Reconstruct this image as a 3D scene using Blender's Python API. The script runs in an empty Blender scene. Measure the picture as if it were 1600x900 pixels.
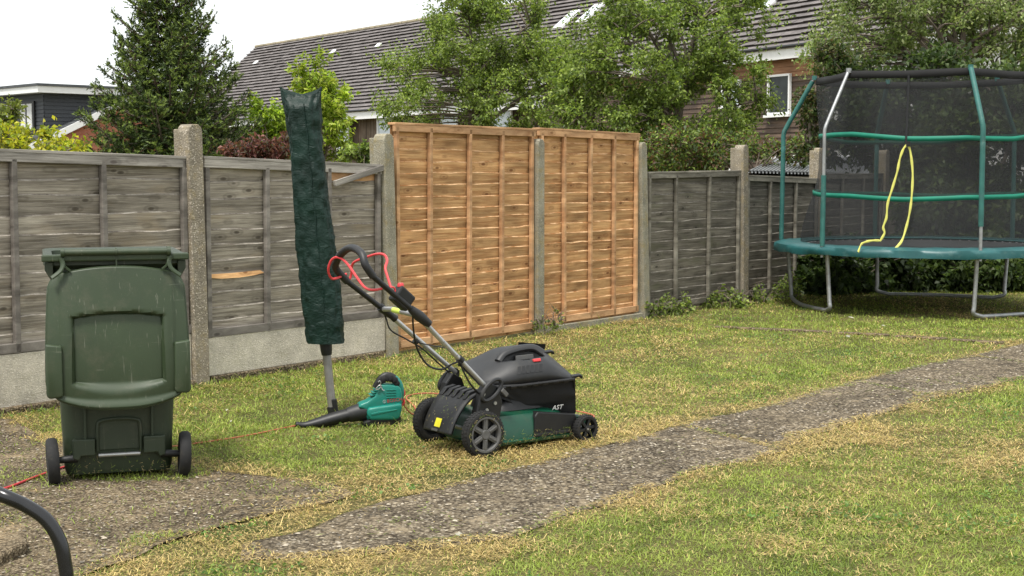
import bpy, bmesh, math, random
import numpy as np
from mathutils import Vector, Matrix
R = math.radians
random.seed(7); RNG = np.random.default_rng(7)
scene = bpy.context.scene
C = scene.collection

# ------------------------------------------------------------------ camera, sky, sun, exposure
CAM_H, FPX, PITCH = 1.38, 2300.0, R(4.5)
cam_d = bpy.data.cameras.new('camera'); cam = bpy.data.objects.new('camera', cam_d); C.objects.link(cam)
cam.location = (0, 0, CAM_H); cam.rotation_euler = (R(90) - PITCH, 0, 0)
cam_d.sensor_width = 36; cam_d.lens = 36 * FPX / 1600; cam_d.clip_end = 3000
scene.camera = cam

SUN_EL, SUN_AZ = R(66), R(205)          # azimuth measured from +Y clockwise: behind the camera, a little left
w = bpy.data.worlds.new('World'); scene.world = w; w.use_nodes = True
nt = w.node_tree; nt.nodes.clear()
sky = nt.nodes.new('ShaderNodeTexSky'); sky.sky_type = 'NISHITA'; sky.sun_disc = False
sky.sun_elevation = SUN_EL; sky.sun_rotation = SUN_AZ; sky.air_density = 1.0; sky.dust_density = 4.0; sky.ozone_density = 1.0
mx = nt.nodes.new('ShaderNodeMix'); mx.data_type = 'RGBA'; mx.inputs[0].default_value = 0.88   # even cloud veil over the clear sky
mx.inputs[7].default_value = (9.2, 9.5, 9.6, 1)
bgn = nt.nodes.new('ShaderNodeBackground'); bgn.inputs[1].default_value = 0.05
out = nt.nodes.new('ShaderNodeOutputWorld')
nt.links.new(sky.outputs[0], mx.inputs[6]); nt.links.new(mx.outputs[2], bgn.inputs[0]); nt.links.new(bgn.outputs[0], out.inputs[0])
sd = bpy.data.lights.new('sun', 'SUN'); sd.energy = 1.5; sd.angle = R(12); sd.color = (1, .96, .9)
sun = bpy.data.objects.new('sun', sd); C.objects.link(sun)
sdir = Vector((math.sin(SUN_AZ) * math.cos(SUN_EL), math.cos(SUN_AZ) * math.cos(SUN_EL), math.sin(SUN_EL)))
sun.rotation_euler = sdir.to_track_quat('Z', 'Y').to_euler(); sun.location = (0, -5, 20)
scene.view_settings.view_transform = 'Standard'; scene.view_settings.look = 'None'
scene.view_settings.gamma = 1.0; scene.view_settings.exposure = 1.62
scene.cycles.max_bounces = 8; scene.cycles.transparent_max_bounces = 16

# ------------------------------------------------------------------ placing helpers (photo pixel -> point in the place)
_cp, _sp = math.cos(PITCH), math.sin(PITCH)
def ray(x, y):
    u, v = (x - 800) / FPX, -(y - 450) / FPX
    return Vector((u, _cp + v * _sp, -_sp + v * _cp))
def at(x, y, Y):
    d = ray(x, y); return Vector((0, 0, CAM_H)) + d * (Y / d.y)
def gp(x, y, z=0.0):
    d = ray(x, y); return Vector((0, 0, CAM_H)) + d * ((z - CAM_H) / d.z)

# ------------------------------------------------------------------ object helpers
def tag(o, label=None, cat=None, group=None, kind=None):
    if label: o['label'] = label
    if cat: o['category'] = cat
    if group: o['group'] = group
    if kind: o['kind'] = kind
    return o
def thing(name, label, cat, loc=(0, 0, 0), rotz=0, group=None):
    o = bpy.data.objects.new(name, None); C.objects.link(o); o.empty_display_size = .1
    o.location = loc; o.rotation_euler = (0, 0, rotz)
    return tag(o, label, cat, group)
class MB:
    def __init__(s): s.v = []; s.f = []; s.m = []
    def add(s, vs, fs, m=0):
        b = len(s.v); s.v += [tuple(p) for p in vs]; s.f += [tuple(i + b for i in q) for q in fs]; s.m += [m] * len(fs); return s
    def box(s, c, sz, rot=None, m=0):
        x, y, z = sz[0] / 2, sz[1] / 2, sz[2] / 2
        vs = [Vector(p) for p in ((-x,-y,-z),(x,-y,-z),(x,y,-z),(-x,y,-z),(-x,-y,z),(x,-y,z),(x,y,z),(-x,y,z))]
        if rot is not None: vs = [rot @ p for p in vs]
        c = Vector(c)
        return s.add([p + c for p in vs], [(0,3,2,1),(4,5,6,7),(0,1,5,4),(1,2,6,5),(2,3,7,6),(3,0,4,7)], m)
    def tube(s, pts, rad, n=8, m=0, closed=False, caps=True, flat=1.0):
        pts = [Vector(p) for p in pts]; k = len(pts)
        if not hasattr(rad, '__len__'): rad = [rad] * k
        vs = []; prev = None
        for i, p in enumerate(pts):
            if closed: t = pts[(i + 1) % k] - pts[i - 1]
            else: t = pts[min(i + 1, k - 1)] - pts[max(i - 1, 0)]
            t.normalize()
            if prev is None:
                a = Vector((0, 0, 1)) if abs(t.z) < .9 else Vector((1, 0, 0))
                nrm = (a - t * a.dot(t)).normalized()
            else:
                nrm = (prev - t * prev.dot(t))
                nrm = nrm.normalized() if nrm.length > 1e-6 else prev
            prev = nrm; bn = t.cross(nrm)
            for j in range(n):
                a = 2 * math.pi * j / n
                vs.append(p + (nrm * math.cos(a) + bn * math.sin(a) * flat) * rad[i])
        fs = []
        for i in range(k if closed else k - 1):
            for j in range(n):
                a, b = i * n + j, i * n + (j + 1) % n; i2 = (i + 1) % k
                fs.append((a, b, i2 * n + (j + 1) % n, i2 * n + j))
        if caps and not closed: fs += [tuple(range(n - 1, -1, -1)), tuple((k - 1) * n + j for j in range(n))]
        return s.add(vs, fs, m)
    def lathe(s, prof, axis='z', c=(0, 0, 0), n=24, m=0, closed=False):
        # prof: list of (radius, height); closed joins last to first
        vs = []; c = Vector(c)
        for r, h in prof:
            for j in range(n):
                a = 2 * math.pi * j / n; x, y = r * math.cos(a), r * math.sin(a)
                p = Vector((x, y, h)) if axis == 'z' else (Vector((x, -h, y)) if axis == 'y' else Vector((h, x, y)))
                vs.append(p + c)
        fs = []; k = len(prof)
        for i in range(k if closed else k - 1):
            for j in range(n):
                i2 = (i + 1) % k
                fs.append((i * n + j, i * n + (j + 1) % n, i2 * n + (j + 1) % n, i2 * n + j))
        return s.add(vs, fs, m)
    def prism(s, poly, d0, d1, axis='y', m=0, c=(0, 0, 0)):
        # poly in the plane across `axis`: (x,z) for y, (x,y) for z, (y,z) for x
        n = len(poly); c = Vector(c)
        def P(q, d): return (Vector((q[0], d, q[1])) if axis == 'y' else Vector((q[0], q[1], d)) if axis == 'z' else Vector((d, q[0], q[1]))) + c
        vs = [P(q, d0) for q in poly] + [P(q, d1) for q in poly]
        fs = [tuple(range(n)), tuple(range(2 * n - 1, n - 1, -1))] + [(i, i + n, (i + 1) % n + n, (i + 1) % n) for i in range(n)]
        return s.add(vs, fs, m)
    def grid(s, fn, nu, nv, m=0):
        vs = [fn(i / nu, j / nv) for j in range(nv + 1) for i in range(nu + 1)]
        fs = [(j * (nu + 1) + i, j * (nu + 1) + i + 1, (j + 1) * (nu + 1) + i + 1, (j + 1) * (nu + 1) + i) for j in range(nv) for i in range(nu)]
        return s.add(vs, fs, m)
    def mesh(s, name, mats, smooth=False, bevel=0, angle=40, fix=True, seg=2):
        me = bpy.data.meshes.new(name); me.from_pydata(s.v, [], s.f)
        for mt in (mats if isinstance(mats, (list, tuple)) else [mats]): me.materials.append(mt)
        if any(s.m): me.polygons.foreach_set('material_index', s.m)
        if fix or bevel:
            bm = bmesh.new(); bm.from_mesh(me)
            if fix: bmesh.ops.recalc_face_normals(bm, faces=bm.faces)
            if bevel:
                es = [e for e in bm.edges if len(e.link_faces) == 2 and e.calc_face_angle(0) > R(30)]
                bmesh.ops.bevel(bm, geom=es, offset=bevel, segments=seg, affect='EDGES', profile=.5, clamp_overlap=True)
            bm.to_mesh(me); bm.free()
        if smooth:
            me.polygons.foreach_set('use_smooth', [True] * len(me.polygons))
            if angle: me.set_sharp_from_angle(angle=R(angle))
        me.update(); return me
    def build(s, name, mats, parent=None, smooth=False, bevel=0, loc=None, angle=40, fix=True, seg=2):
        return link(name, s.mesh(name, mats, smooth, bevel, angle, fix, seg), parent, loc)
def link(name, me, parent=None, loc=None, rot=None, scale=None):
    o = bpy.data.objects.new(name, me); C.objects.link(o); o.parent = parent
    if loc is not None: o.location = loc
    if rot is not None: o.rotation_euler = rot
    if scale is not None: o.scale = scale
    return o
def spline(pts, k=6, closed=False):
    P = [Vector(p) for p in pts]; n = len(P); res = []
    rng = range(n) if closed else range(n - 1)
    for i in rng:
        if closed: p0, p1, p2, p3 = P[i - 1], P[i], P[(i + 1) % n], P[(i + 2) % n]
        else: p0, p1, p2, p3 = P[max(i - 1, 0)], P[i], P[i + 1], P[min(i + 2, n - 1)]
        for j in range(k):
            t = j / k
            res.append(.5 * ((2 * p1) + (p2 - p0) * t + (2 * p0 - 5 * p1 + 4 * p2 - p3) * t * t + (3 * p1 - p0 - 3 * p2 + p3) * t ** 3))
    if not closed: res.append(P[-1])
    return res
def text_mesh(name, s, size, mat, parent, loc, rot, depth=.0015, shear=0, sx=1):
    cu = bpy.data.curves.new(name + '_curve', 'FONT'); cu.body = s; cu.size = size; cu.extrude = depth; cu.shear = shear; cu.resolution_u = 3
    cu.align_x = 'LEFT'
    t = bpy.data.objects.new(name + '_tmp', cu); C.objects.link(t)
    dg = bpy.context.evaluated_depsgraph_get(); dg.update()
    me = bpy.data.meshes.new_from_object(t.evaluated_get(dg)); bpy.data.objects.remove(t); bpy.data.curves.remove(cu)
    me.materials.clear(); me.materials.append(mat)
    return link(name, me, parent, loc, rot, (sx, 1, 1))
def np_mesh(name, V, F, mat, col=None):
    """fast mesh of triangles/quads: V (n,3), F (m,k)"""
    me = bpy.data.meshes.new(name); n, (m, k) = len(V), F.shape
    me.vertices.add(n); me.vertices.foreach_set('co', V.astype(np.float32).ravel())
    me.loops.add(m * k); me.loops.foreach_set('vertex_index', F.astype(np.int32).ravel())
    me.polygons.add(m); me.polygons.foreach_set('loop_start', np.arange(0, m * k, k, dtype=np.int32))
    me.update(calc_edges=True)
    if col is not None:
        a = me.color_attributes.new('Col', 'FLOAT_COLOR', 'POINT')
        a.data.foreach_set('color', np.c_[col, np.ones(len(col))].astype(np.float32).ravel())
    me.materials.append(mat); return me
def vnoise(x, y, s, seed=0):
    """smooth value noise, 0..1"""
    x = np.asarray(x) * s + 1000; y = np.asarray(y) * s + 1000
    xi, yi = np.floor(x).astype(np.int64), np.floor(y).astype(np.int64); fx, fy = x - xi, y - yi
    fx, fy = fx * fx * (3 - 2 * fx), fy * fy * (3 - 2 * fy)
    def h(a, b):
        n = (a * 374761393 + b * 668265263 + seed * 974711) & 0x7fffffff
        n = ((n ^ (n >> 13)) * 1274126177) & 0x7fffffff
        return ((n ^ (n >> 16)) & 0xffff) / 65535.
    return (h(xi, yi) * (1 - fx) + h(xi + 1, yi) * fx) * (1 - fy) + (h(xi, yi + 1) * (1 - fx) + h(xi + 1, yi + 1) * fx) * fy

# ------------------------------------------------------------------ materials
def newmat(name):
    m = bpy.data.materials.new(name); m.use_nodes = True; t = m.node_tree
    return m, t, t.nodes['Principled BSDF'], t.nodes['Material Output']
def N(t, typ, **kw):
    n = t.nodes.new('ShaderNode' + typ)
    for k, v in kw.items():
        if k.startswith('i_'):
            key = k[2:]; key = int(key) if key.isdigit() else key.replace('_', ' ')
            n.inputs[key].default_value = v
        else: setattr(n, k, v)
    return n
def ramp(t, stops, fac=None):
    n = t.nodes.new('ShaderNodeValToRGB'); e = n.color_ramp.elements
    while len(e) < len(stops): e.new(.5)
    for q, (p, c) in zip(e, stops): q.position = p; q.color = (*c, 1) if len(c) == 3 else c
    if fac is not None: t.links.new(fac, n.inputs[0])
    return n
def mixc(t, fac, a, b, typ='MIX'):
    n = t.nodes.new('ShaderNodeMix'); n.data_type = 'RGBA'; n.blend_type = typ
    for i, v in ((0, fac), (6, a), (7, b)):
        if isinstance(v, (int, float)): n.inputs[i].default_value = v
        elif isinstance(v, (tuple, list)): n.inputs[i].default_value = (*v, 1) if len(v) == 3 else v
        else: t.links.new(v, n.inputs[i])
    return n.outputs[2]
def bump(t, b, h, strength=.3, dist=.01):
    n = N(t, 'Bump', i_Strength=strength, i_Distance=dist); t.links.new(h, n.inputs['Height']); t.links.new(n.outputs[0], b.inputs['Normal'])
def coords(t, scale=(1, 1, 1), rnd=True, kind='Object'):
    tc = N(t, 'TexCoord'); mp = N(t, 'Mapping'); mp.inputs['Scale'].default_value = scale
    t.links.new(tc.outputs[kind], mp.inputs[0])
    if rnd:
        oi = N(t, 'ObjectInfo'); ml = N(t, 'Math', operation='MULTIPLY', i_1=37.0); t.links.new(oi.outputs['Random'], ml.inputs[0])
        cb = N(t, 'CombineXYZ'); 
        for i in range(3): t.links.new(ml.outputs[0], cb.inputs[i])
        t.links.new(cb.outputs[0], mp.inputs['Location'])
    return mp.outputs[0]
def simple(name, col, rough=.6, var=.25, scale=6, metal=0, bmp=0, bscale=60, spec=.5, dirt=None, dirt_amt=.3, scuff=None):
    m, t, b, o = newmat(name); co = coords(t)
    n = N(t, 'TexNoise', i_Scale=scale, i_Detail=6.0, i_Roughness=.65); t.links.new(co, n.inputs[0])
    lo = tuple(c * (1 - var) for c in col); hi = tuple(min(1, c * (1 + var)) for c in col)
    c = ramp(t, [(.3, lo), (.7, hi)], n.outputs[0]).outputs[0]
    if dirt:
        n2 = N(t, 'TexNoise', i_Scale=scale * 2.3, i_Detail=8.0, i_Roughness=.75); t.links.new(co, n2.inputs[0])
        r2 = ramp(t, [(.52, (0, 0, 0)), (.72, (dirt_amt,) * 3)], n2.outputs[0]); c = mixc(t, r2.outputs[0], c, dirt)
    if scuff:
        for st, th in (((70, 70, 5), .70), ((6, 6, 90), .73), ((130, 130, 130), .76)):
            c3 = coords(t, st); n4 = N(t, 'TexNoise', i_Scale=1.0, i_Detail=3.0, i_Roughness=.6); t.links.new(c3, n4.inputs[0]); r4 = ramp(t, [(th - .06, (0, 0, 0)), (th, (.55,) * 3)], n4.outputs[0]); c = mixc(t, r4.outputs[0], c, scuff)
    t.links.new(c, b.inputs['Base Color'])
    rr = N(t, 'MapRange'); rr.inputs['To Min'].default_value = max(0, rough - .1); rr.inputs['To Max'].default_value = min(1, rough + .12)
    t.links.new(n.outputs[0], rr.inputs[0]); t.links.new(rr.outputs[0], b.inputs['Roughness'])
    b.inputs['Metallic'].default_value = metal; b.inputs['Specular IOR Level'].default_value = spec
    if bmp:
        n3 = N(t, 'TexNoise', i_Scale=bscale, i_Detail=4.0); t.links.new(co, n3.inputs[0]); bump(t, b, n3.outputs[0], bmp, .004)
    return m
def wood(name, dark, light, knot, raw=None, grain=1.0, stain=None, gs=55):
    m, t, b, o = newmat(name)
    co = coords(t, (1.4, 1, gs)); g = N(t, 'TexNoise', i_Scale=1.6, i_Detail=9.0, i_Roughness=.7, i_Distortion=.8); t.links.new(co, g.inputs[0])
    co2 = coords(t, (1.1, 1, 5)); bl = N(t, 'TexNoise', i_Scale=2.2, i_Detail=3.0); t.links.new(co2, bl.inputs[0])
    c = ramp(t, [(.38, dark), (.5, tuple((a + d) / 2 for a, d in zip(dark, light))), (.62, light)], g.outputs[0]).outputs[0]
    br = ramp(t, [(.3, (.62, .62, .62)), (.7, (1.25, 1.25, 1.25))], bl.outputs[0])
    c = mixc(t, 1.0, c, br.outputs[0], 'MULTIPLY')
    if stain:
        co4 = coords(t, (.9, 1, 3)); s2 = N(t, 'TexNoise', i_Scale=3.0, i_Detail=5.0); t.links.new(co4, s2.inputs[0])
        r4 = ramp(t, [(.55, (0, 0, 0)), (.75, (.55,) * 3)], s2.outputs[0]); c = mixc(t, r4.outputs[0], c, stain)
    co3 = coords(t, (4.6, .5, 11)); v = N(t, 'TexVoronoi', i_Scale=1.0, i_Randomness=1.0); v.feature = 'F1'; t.links.new(co3, v.inputs[0])
    kn = ramp(t, [(.0, (1,) * 3), (.10, (.8,) * 3), (.15, (.15,) * 3), (.24, (.35,) * 3), (.32, (0, 0, 0))], v.outputs['Distance'])
    c = mixc(t, kn.outputs[0], c, knot)
    oi = N(t, 'ObjectInfo'); hv = N(t, 'MapRange'); hv.inputs['To Min'].default_value = .82; hv.inputs['To Max'].default_value = 1.16
    t.links.new(oi.outputs['Random'], hv.inputs[0]); c = mixc(t, 1.0, c, hv.outputs[0], 'MULTIPLY')
    t.links.new(c, b.inputs['Base Color']); b.inputs['Roughness'].default_value = .85; b.inputs['Specular IOR Level'].default_value = .2
    bump(t, b, g.outputs[0], .55 * grain, .006)
    return m
def concrete(name, base, speck, lichen=None, lam=.4, vs=90, fine=.35):
    m, t, b, o = newmat(name); co = coords(t)
    n = N(t, 'TexNoise', i_Scale=5.0, i_Detail=8.0, i_Roughness=.7); t.links.new(co, n.inputs[0])
    c = ramp(t, [(.3, tuple(x * .62 for x in base)), (.7, tuple(x * 1.2 for x in base))], n.outputs[0]).outputs[0]
    v = N(t, 'TexVoronoi', i_Scale=float(vs)); t.links.new(co, v.inputs[0])
    sr = N(t, 'SeparateColor'); t.links.new(v.outputs['Color'], sr.inputs[0])
    sp = ramp(t, [(.62, (0, 0, 0)), (.8, (1, 1, 1))], sr.outputs[0]); dm = ramp(t, [(.3, (1, 1, 1)), (.48, (0, 0, 0))], v.outputs['Distance'])
    f = mixc(t, 1.0, sp.outputs[0], dm.outputs[0], 'MULTIPLY'); c = mixc(t, f, c, speck)
    dk = ramp(t, [(.0, (fine,) * 3), (.2, (0, 0, 0))], sr.outputs[1]); c = mixc(t, dk.outputs[0], c, tuple(x * .3 for x in base))
    if lichen:
        l = N(t, 'TexNoise', i_Scale=9.0, i_Detail=7.0, i_Roughness=.75); t.links.new(co, l.inputs[0])
        lr = ramp(t, [(.5, (0, 0, 0)), (.68, (lam,) * 3)], l.outputs[0]); c = mixc(t, lr.outputs[0], c, lichen)
    t.links.new(c, b.inputs['Base Color']); b.inputs['Roughness'].default_value = .92; b.inputs['Specular IOR Level'].default_value = .2
    bump(t, b, v.outputs['Distance'], .5, .006)
    return m
def leafmat(name, trans=.35, rough=.5, tint=(1, 1, 1)):
    m, t, b, o = newmat(name)
    a = N(t, 'Attribute', attribute_name='Col'); c = mixc(t, 1.0, a.outputs['Color'], tint, 'MULTIPLY')
    t.links.new(c, b.inputs['Base Color']); b.inputs['Roughness'].default_value = rough; b.inputs['Specular IOR Level'].default_value = .35
    tr = N(t, 'BsdfTranslucent'); br = mixc(t, 1.0, c, (1.25, 1.3, .75), 'MULTIPLY'); t.links.new(br, tr.inputs[0])
    ms = N(t, 'MixShader', i_0=trans); t.links.new(b.outputs[0], ms.inputs[1]); t.links.new(tr.outputs[0], ms.inputs[2]); t.links.new(ms.outputs[0], o.inputs[0])
    return m
MAT = {}
MAT['leaf'] = leafmat('leaf', .42); MAT['needle'] = leafmat('needle', .15, .55); MAT['grass'] = leafmat('grass', .3, .6)
MAT['bark'] = simple('bark', (.13, .105, .08), .9, .45, 14, bmp=.6, bscale=40)
MAT['grey_wood'] = wood('weathered_grey_wood', (.18, .155, .122), (.42, .375, .31), (.08, .066, .05), stain=(.34, .27, .18), gs=46)
MAT['grey_batten'] = wood('grey_batten_wood', (.13, .115, .1), (.27, .245, .215), (.08, .07, .06), gs=4)
MAT['grey_rail'] = wood('grey_rail_wood', (.22, .2, .175), (.42, .39, .345), (.12, .1, .09))
MAT['dark_batten'] = wood('dark_batten_wood', (.15, .135, .105), (.27, .25, .205), (.09, .08, .06), gs=6)
MAT['green_grey_wood'] = wood('dark_weathered_wood', (.105, .092, .072), (.245, .22, .18), (.05, .044, .034), stain=(.14, .14, .085), gs=46)
MAT['new_wood'] = wood('orange_treated_wood', (.42, .215, .09), (.70, .43, .205), (.17, .07, .028), stain=(.46, .21, .085), gs=40)
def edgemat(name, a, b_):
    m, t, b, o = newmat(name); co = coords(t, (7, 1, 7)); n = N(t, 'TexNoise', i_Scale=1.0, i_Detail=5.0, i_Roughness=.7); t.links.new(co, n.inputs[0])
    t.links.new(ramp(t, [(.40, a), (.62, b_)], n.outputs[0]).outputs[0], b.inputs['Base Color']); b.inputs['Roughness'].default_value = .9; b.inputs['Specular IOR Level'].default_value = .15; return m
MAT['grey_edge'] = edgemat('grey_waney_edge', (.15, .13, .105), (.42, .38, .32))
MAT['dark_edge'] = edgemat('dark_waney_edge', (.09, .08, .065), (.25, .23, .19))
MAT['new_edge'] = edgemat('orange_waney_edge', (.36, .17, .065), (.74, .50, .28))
MAT['new_batten'] = wood('orange_batten_wood', (.44, .235, .115), (.64, .40, .215), (.24, .12, .05), gs=4)
MAT['post'] = concrete('aggregate_concrete', (.27, .235, .18), (.56, .5, .41), (.32, .235, .07), .45, 95)
MAT['post_plain'] = concrete('plain_post_concrete', (.29, .27, .205), (.46, .42, .33), (.30, .22, .06), .6, 130)
MAT['render_board'] = concrete('roughcast_concrete', (.56, .51, .42), (.72, .67, .57), (.36, .33, .22), .35, 120, .3)
def aggregate(name, lo, mid, hi, patch, vs=70, dust=None):
    m, t, b, o = newmat(name); co = coords(t, rnd=False)
    v = N(t, 'TexVoronoi', i_Scale=float(vs)); t.links.new(co, v.inputs[0]); sr = N(t, 'SeparateColor'); t.links.new(v.outputs['Color'], sr.inputs[0])
    c = ramp(t, [(.0, lo), (.45, mid), (.8, mid), (1.0, hi)], sr.outputs[0]).outputs[0]
    ed = ramp(t, [(.35, (1, 1, 1)), (.75, (.35, .33, .3))], v.outputs['Distance']); c = mixc(t, 1.0, c, ed.outputs[0], 'MULTIPLY')
    v2 = N(t, 'TexVoronoi', i_Scale=vs * 2.7); t.links.new(co, v2.inputs[0]); s2 = N(t, 'SeparateColor'); t.links.new(v2.outputs['Color'], s2.inputs[0])
    f2 = ramp(t, [(0, (.55,) * 3), (1, (1.35,) * 3)], s2.outputs[1]); c = mixc(t, 1.0, c, f2.outputs[0], 'MULTIPLY')
    n = N(t, 'TexNoise', i_Scale=2.2, i_Detail=8.0, i_Roughness=.7); t.links.new(co, n.inputs[0])
    pr = ramp(t, [(.35, (.55, .54, .52)), (.65, (1.25, 1.22, 1.15))], n.outputs[0]); c = mixc(t, 1.0, c, pr.outputs[0], 'MULTIPLY')
    n2 = N(t, 'TexNoise', i_Scale=5.5, i_Detail=10.0, i_Roughness=.8); t.links.new(co, n2.inputs[0]); r2 = ramp(t, [(.54, (0, 0, 0)), (.66, (.75,) * 3)], n2.outputs[0]); c = mixc(t, r2.outputs[0], c, patch)
    t.links.new(c, b.inputs['Base Color']); b.inputs['Roughness'].default_value = .95; b.inputs['Specular IOR Level'].default_value = .15
    bump(t, b, v.outputs['Distance'], .9, .008); return m
MAT['path'] = aggregate('path_aggregate', (.075, .061, .044), (.185, .155, .113), (.38, .33, .25), (.30, .24, .155), 62)
MAT['patio'] = aggregate('patio_aggregate', (.095, .076, .052), (.21, .17, .116), (.34, .29, .205), (.32, .235, .135), 85)
MAT['pebble'] = simple('pebble', (.36, .335, .29), .8, .6, 3)
MAT['soil'] = simple('soil', (.20, .15, .085), .95, .5, 9, bmp=.7, bscale=120, dirt=(.33, .27, .13), dirt_amt=.7)
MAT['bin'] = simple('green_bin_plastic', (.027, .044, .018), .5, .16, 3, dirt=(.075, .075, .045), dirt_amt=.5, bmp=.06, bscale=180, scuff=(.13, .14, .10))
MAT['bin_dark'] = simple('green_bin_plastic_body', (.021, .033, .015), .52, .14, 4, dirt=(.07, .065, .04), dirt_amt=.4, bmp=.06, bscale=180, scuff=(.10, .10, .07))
MAT['rubber'] = simple('black_rubber', (.008, .008, .008), .8, .3, 9, dirt=(.045, .04, .028), dirt_amt=.5)
MAT['black'] = simple('black_plastic', (.005, .0052, .0056), .48, .25, 8, dirt=(.026, .024, .018), dirt_amt=.4)
MAT['dark_grey'] = simple('dark_grey_plastic', (.012, .0125, .0135), .5, .2, 6, dirt=(.05, .046, .034), dirt_amt=.4)
MAT['hub_grey'] = simple('hub_grey_plastic', (.085, .084, .081), .55, .12, 6, dirt=(.1, .09, .06), dirt_amt=.4)
MAT['mower_green'] = simple('mower_green_plastic', (.004, .052, .028), .33, .15, 5, dirt=(.05, .06, .03), dirt_amt=.45)
MAT['blower_green'] = simple('blower_green_plastic', (.008, .175, .135), .36, .1, 5, dirt=(.05, .12, .09), dirt_amt=.4)
MAT['red'] = simple('red_plastic', (.62, .05, .055), .4, .12, 9)
MAT['silver'] = simple('brushed_tube', (.42, .42, .41), .38, .12, 12, metal=.75)
MAT['galv'] = simple('galvanised_steel', (.35, .36, .36), .5, .25, 16, metal=.7, dirt=(.2, .19, .17), dirt_amt=.6)
MAT['steel_pole'] = simple('dull_steel_pole', (.26, .25, .235), .45, .2, 16, metal=.6, dirt=(.2, .14, .09), dirt_amt=.5)
MAT['yellow'] = simple('yellow_sticker', (.85, .75, .03), .5, .05)
MAT['yellow_green'] = simple('lime_label', (.6, .75, .12), .5, .05)
MAT['white'] = simple('white_paint', (.8, .8, .79), .5, .05)
MAT['letter'] = simple('white_print', (.75, .75, .74), .6, .08)
MAT['red_print'] = simple('red_print', (.36, .05, .045), .5, .05)
MAT['grey_print'] = simple('grey_print', (.25, .36, .34), .5, .05)
MAT['cord'] = simple('orange_cable', (.42, .115, .06), .6, .15)
MAT['red_cord'] = simple('red_cable', (.5, .05, .06), .5, .1)
MAT['tramp_pad'] = simple('teal_vinyl', (.010, .080, .082), .42, .2, 5, dirt=(.12, .21, .19), dirt_amt=.5)
MAT['tramp_foam'] = simple('teal_foam_sleeve', (.022, .115, .10), .6, .25, 9, dirt=(.14, .22, .19), dirt_amt=.4, bmp=.2, bscale=40)
MAT['tramp_band'] = simple('green_webbing', (.0, .16, .10), .65, .15, 9)
MAT['mat_black'] = simple('black_mesh_mat', (.028, .029, .03), .6, .25, 3, dirt=(.08, .075, .065), dirt_amt=.4)
MAT['yellow_strap'] = simple('yellow_strap', (.62, .6, .14), .7, .15, 20)
MAT['glass'] = simple('window_glass', (.03, .038, .036), .2, .4, 3, spec=.25)
MAT['pale_blind'] = simple('pale_window', (.5, .56, .6), .15, .15, 1, spec=.8)
MAT['render'] = simple('white_render', (.66, .66, .64), .85, .06, 2)
MAT['cloth'] = simple('black_collector_fabric', (.007, .007, .0075), .85, .3, 10, bmp=.25, bscale=220)
def brick_mat():
    m, t, b, o = newmat('red_brick'); co = coords(t, rnd=False)
    mp = N(t, 'Mapping'); mp.inputs['Rotation'].default_value = (R(90), 0, 0); t.links.new(co, mp.inputs[0])
    br = N(t, 'TexBrick', i_Scale=4.5); br.inputs['Color1'].default_value = (.34, .10, .055, 1); br.inputs['Color2'].default_value = (.42, .15, .085, 1); br.inputs['Mortar'].default_value = (.36, .28, .22, 1)
    br.inputs['Mortar Size'].default_value = .012; t.links.new(mp.outputs[0], br.inputs[0]); t.links.new(br.outputs[0], b.inputs['Base Color']); b.inputs['Roughness'].default_value = .9
    return m
MAT['brick'] = brick_mat()
def roof_mat(name, a, bcol, lich):
    m, t, b, o = newmat(name); co = coords(t, rnd=False)
    n = N(t, 'TexNoise', i_Scale=1.5, i_Detail=9.0, i_Roughness=.75); t.links.new(co, n.inputs[0])
    c = ramp(t, [(.3, a), (.7, bcol)], n.outputs[0]).outputs[0]
    v = N(t, 'TexVoronoi', i_Scale=3.2); t.links.new(co, v.inputs[0]); sr = N(t, 'SeparateColor'); t.links.new(v.outputs['Color'], sr.inputs[0])
    tv = ramp(t, [(0, (.8,) * 3), (1, (1.2,) * 3)], sr.outputs[0]); c = mixc(t, 1.0, c, tv.outputs[0], 'MULTIPLY')
    l = N(t, 'TexNoise', i_Scale=2.6, i_Detail=9.0, i_Roughness=.8); t.links.new(co, l.inputs[0]); lr = ramp(t, [(.6, (0, 0, 0)), (.75, (.5,) * 3)], l.outputs[0]); c = mixc(t, lr.outputs[0], c, lich)
    t.links.new(c, b.inputs['Base Color']); b.inputs['Roughness'].default_value = .85
    return m
MAT['tile'] = roof_mat('grey_roof_tile', (.105, .092, .088), (.18, .162, .155), (.26, .24, .18))
MAT['ridge'] = roof_mat('lichen_ridge_tile', (.19, .165, .12), (.33, .28, .18), (.42, .33, .1))
MAT['slate'] = roof_mat('dark_slate', (.05, .055, .06), (.09, .095, .1), (.14, .14, .13))
MAT['clad_dark'] = simple('charcoal_cladding', (.042, .046, .052), .6, .12, 3)
def clad(name, a, b_, c_, stretch):
    m, t, b, o = newmat(name); co = coords(t, stretch, rnd=False)
    n = N(t, 'TexNoise', i_Scale=1.0, i_Detail=8.0, i_Roughness=.7); t.links.new(co, n.inputs[0])
    co2 = coords(t, rnd=False); n2 = N(t, 'TexNoise', i_Scale=.7, i_Detail=3.0); t.links.new(co2, n2.inputs[0])
    r1 = ramp(t, [(.32, a), (.5, b_), (.68, c_)], n.outputs[0]); r2 = ramp(t, [(.35, (.6,) * 3), (.65, (1.3,) * 3)], n2.outputs[0])
    t.links.new(mixc(t, 1.0, r1.outputs[0], r2.outputs[0], 'MULTIPLY'), b.inputs['Base Color']); b.inputs['Roughness'].default_value = .8
    return m
MAT['clad_v'] = clad('weathered_vertical_cladding', (.05, .035, .025), (.17, .12, .085), (.36, .30, .24), (9, 9, .5))
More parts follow.
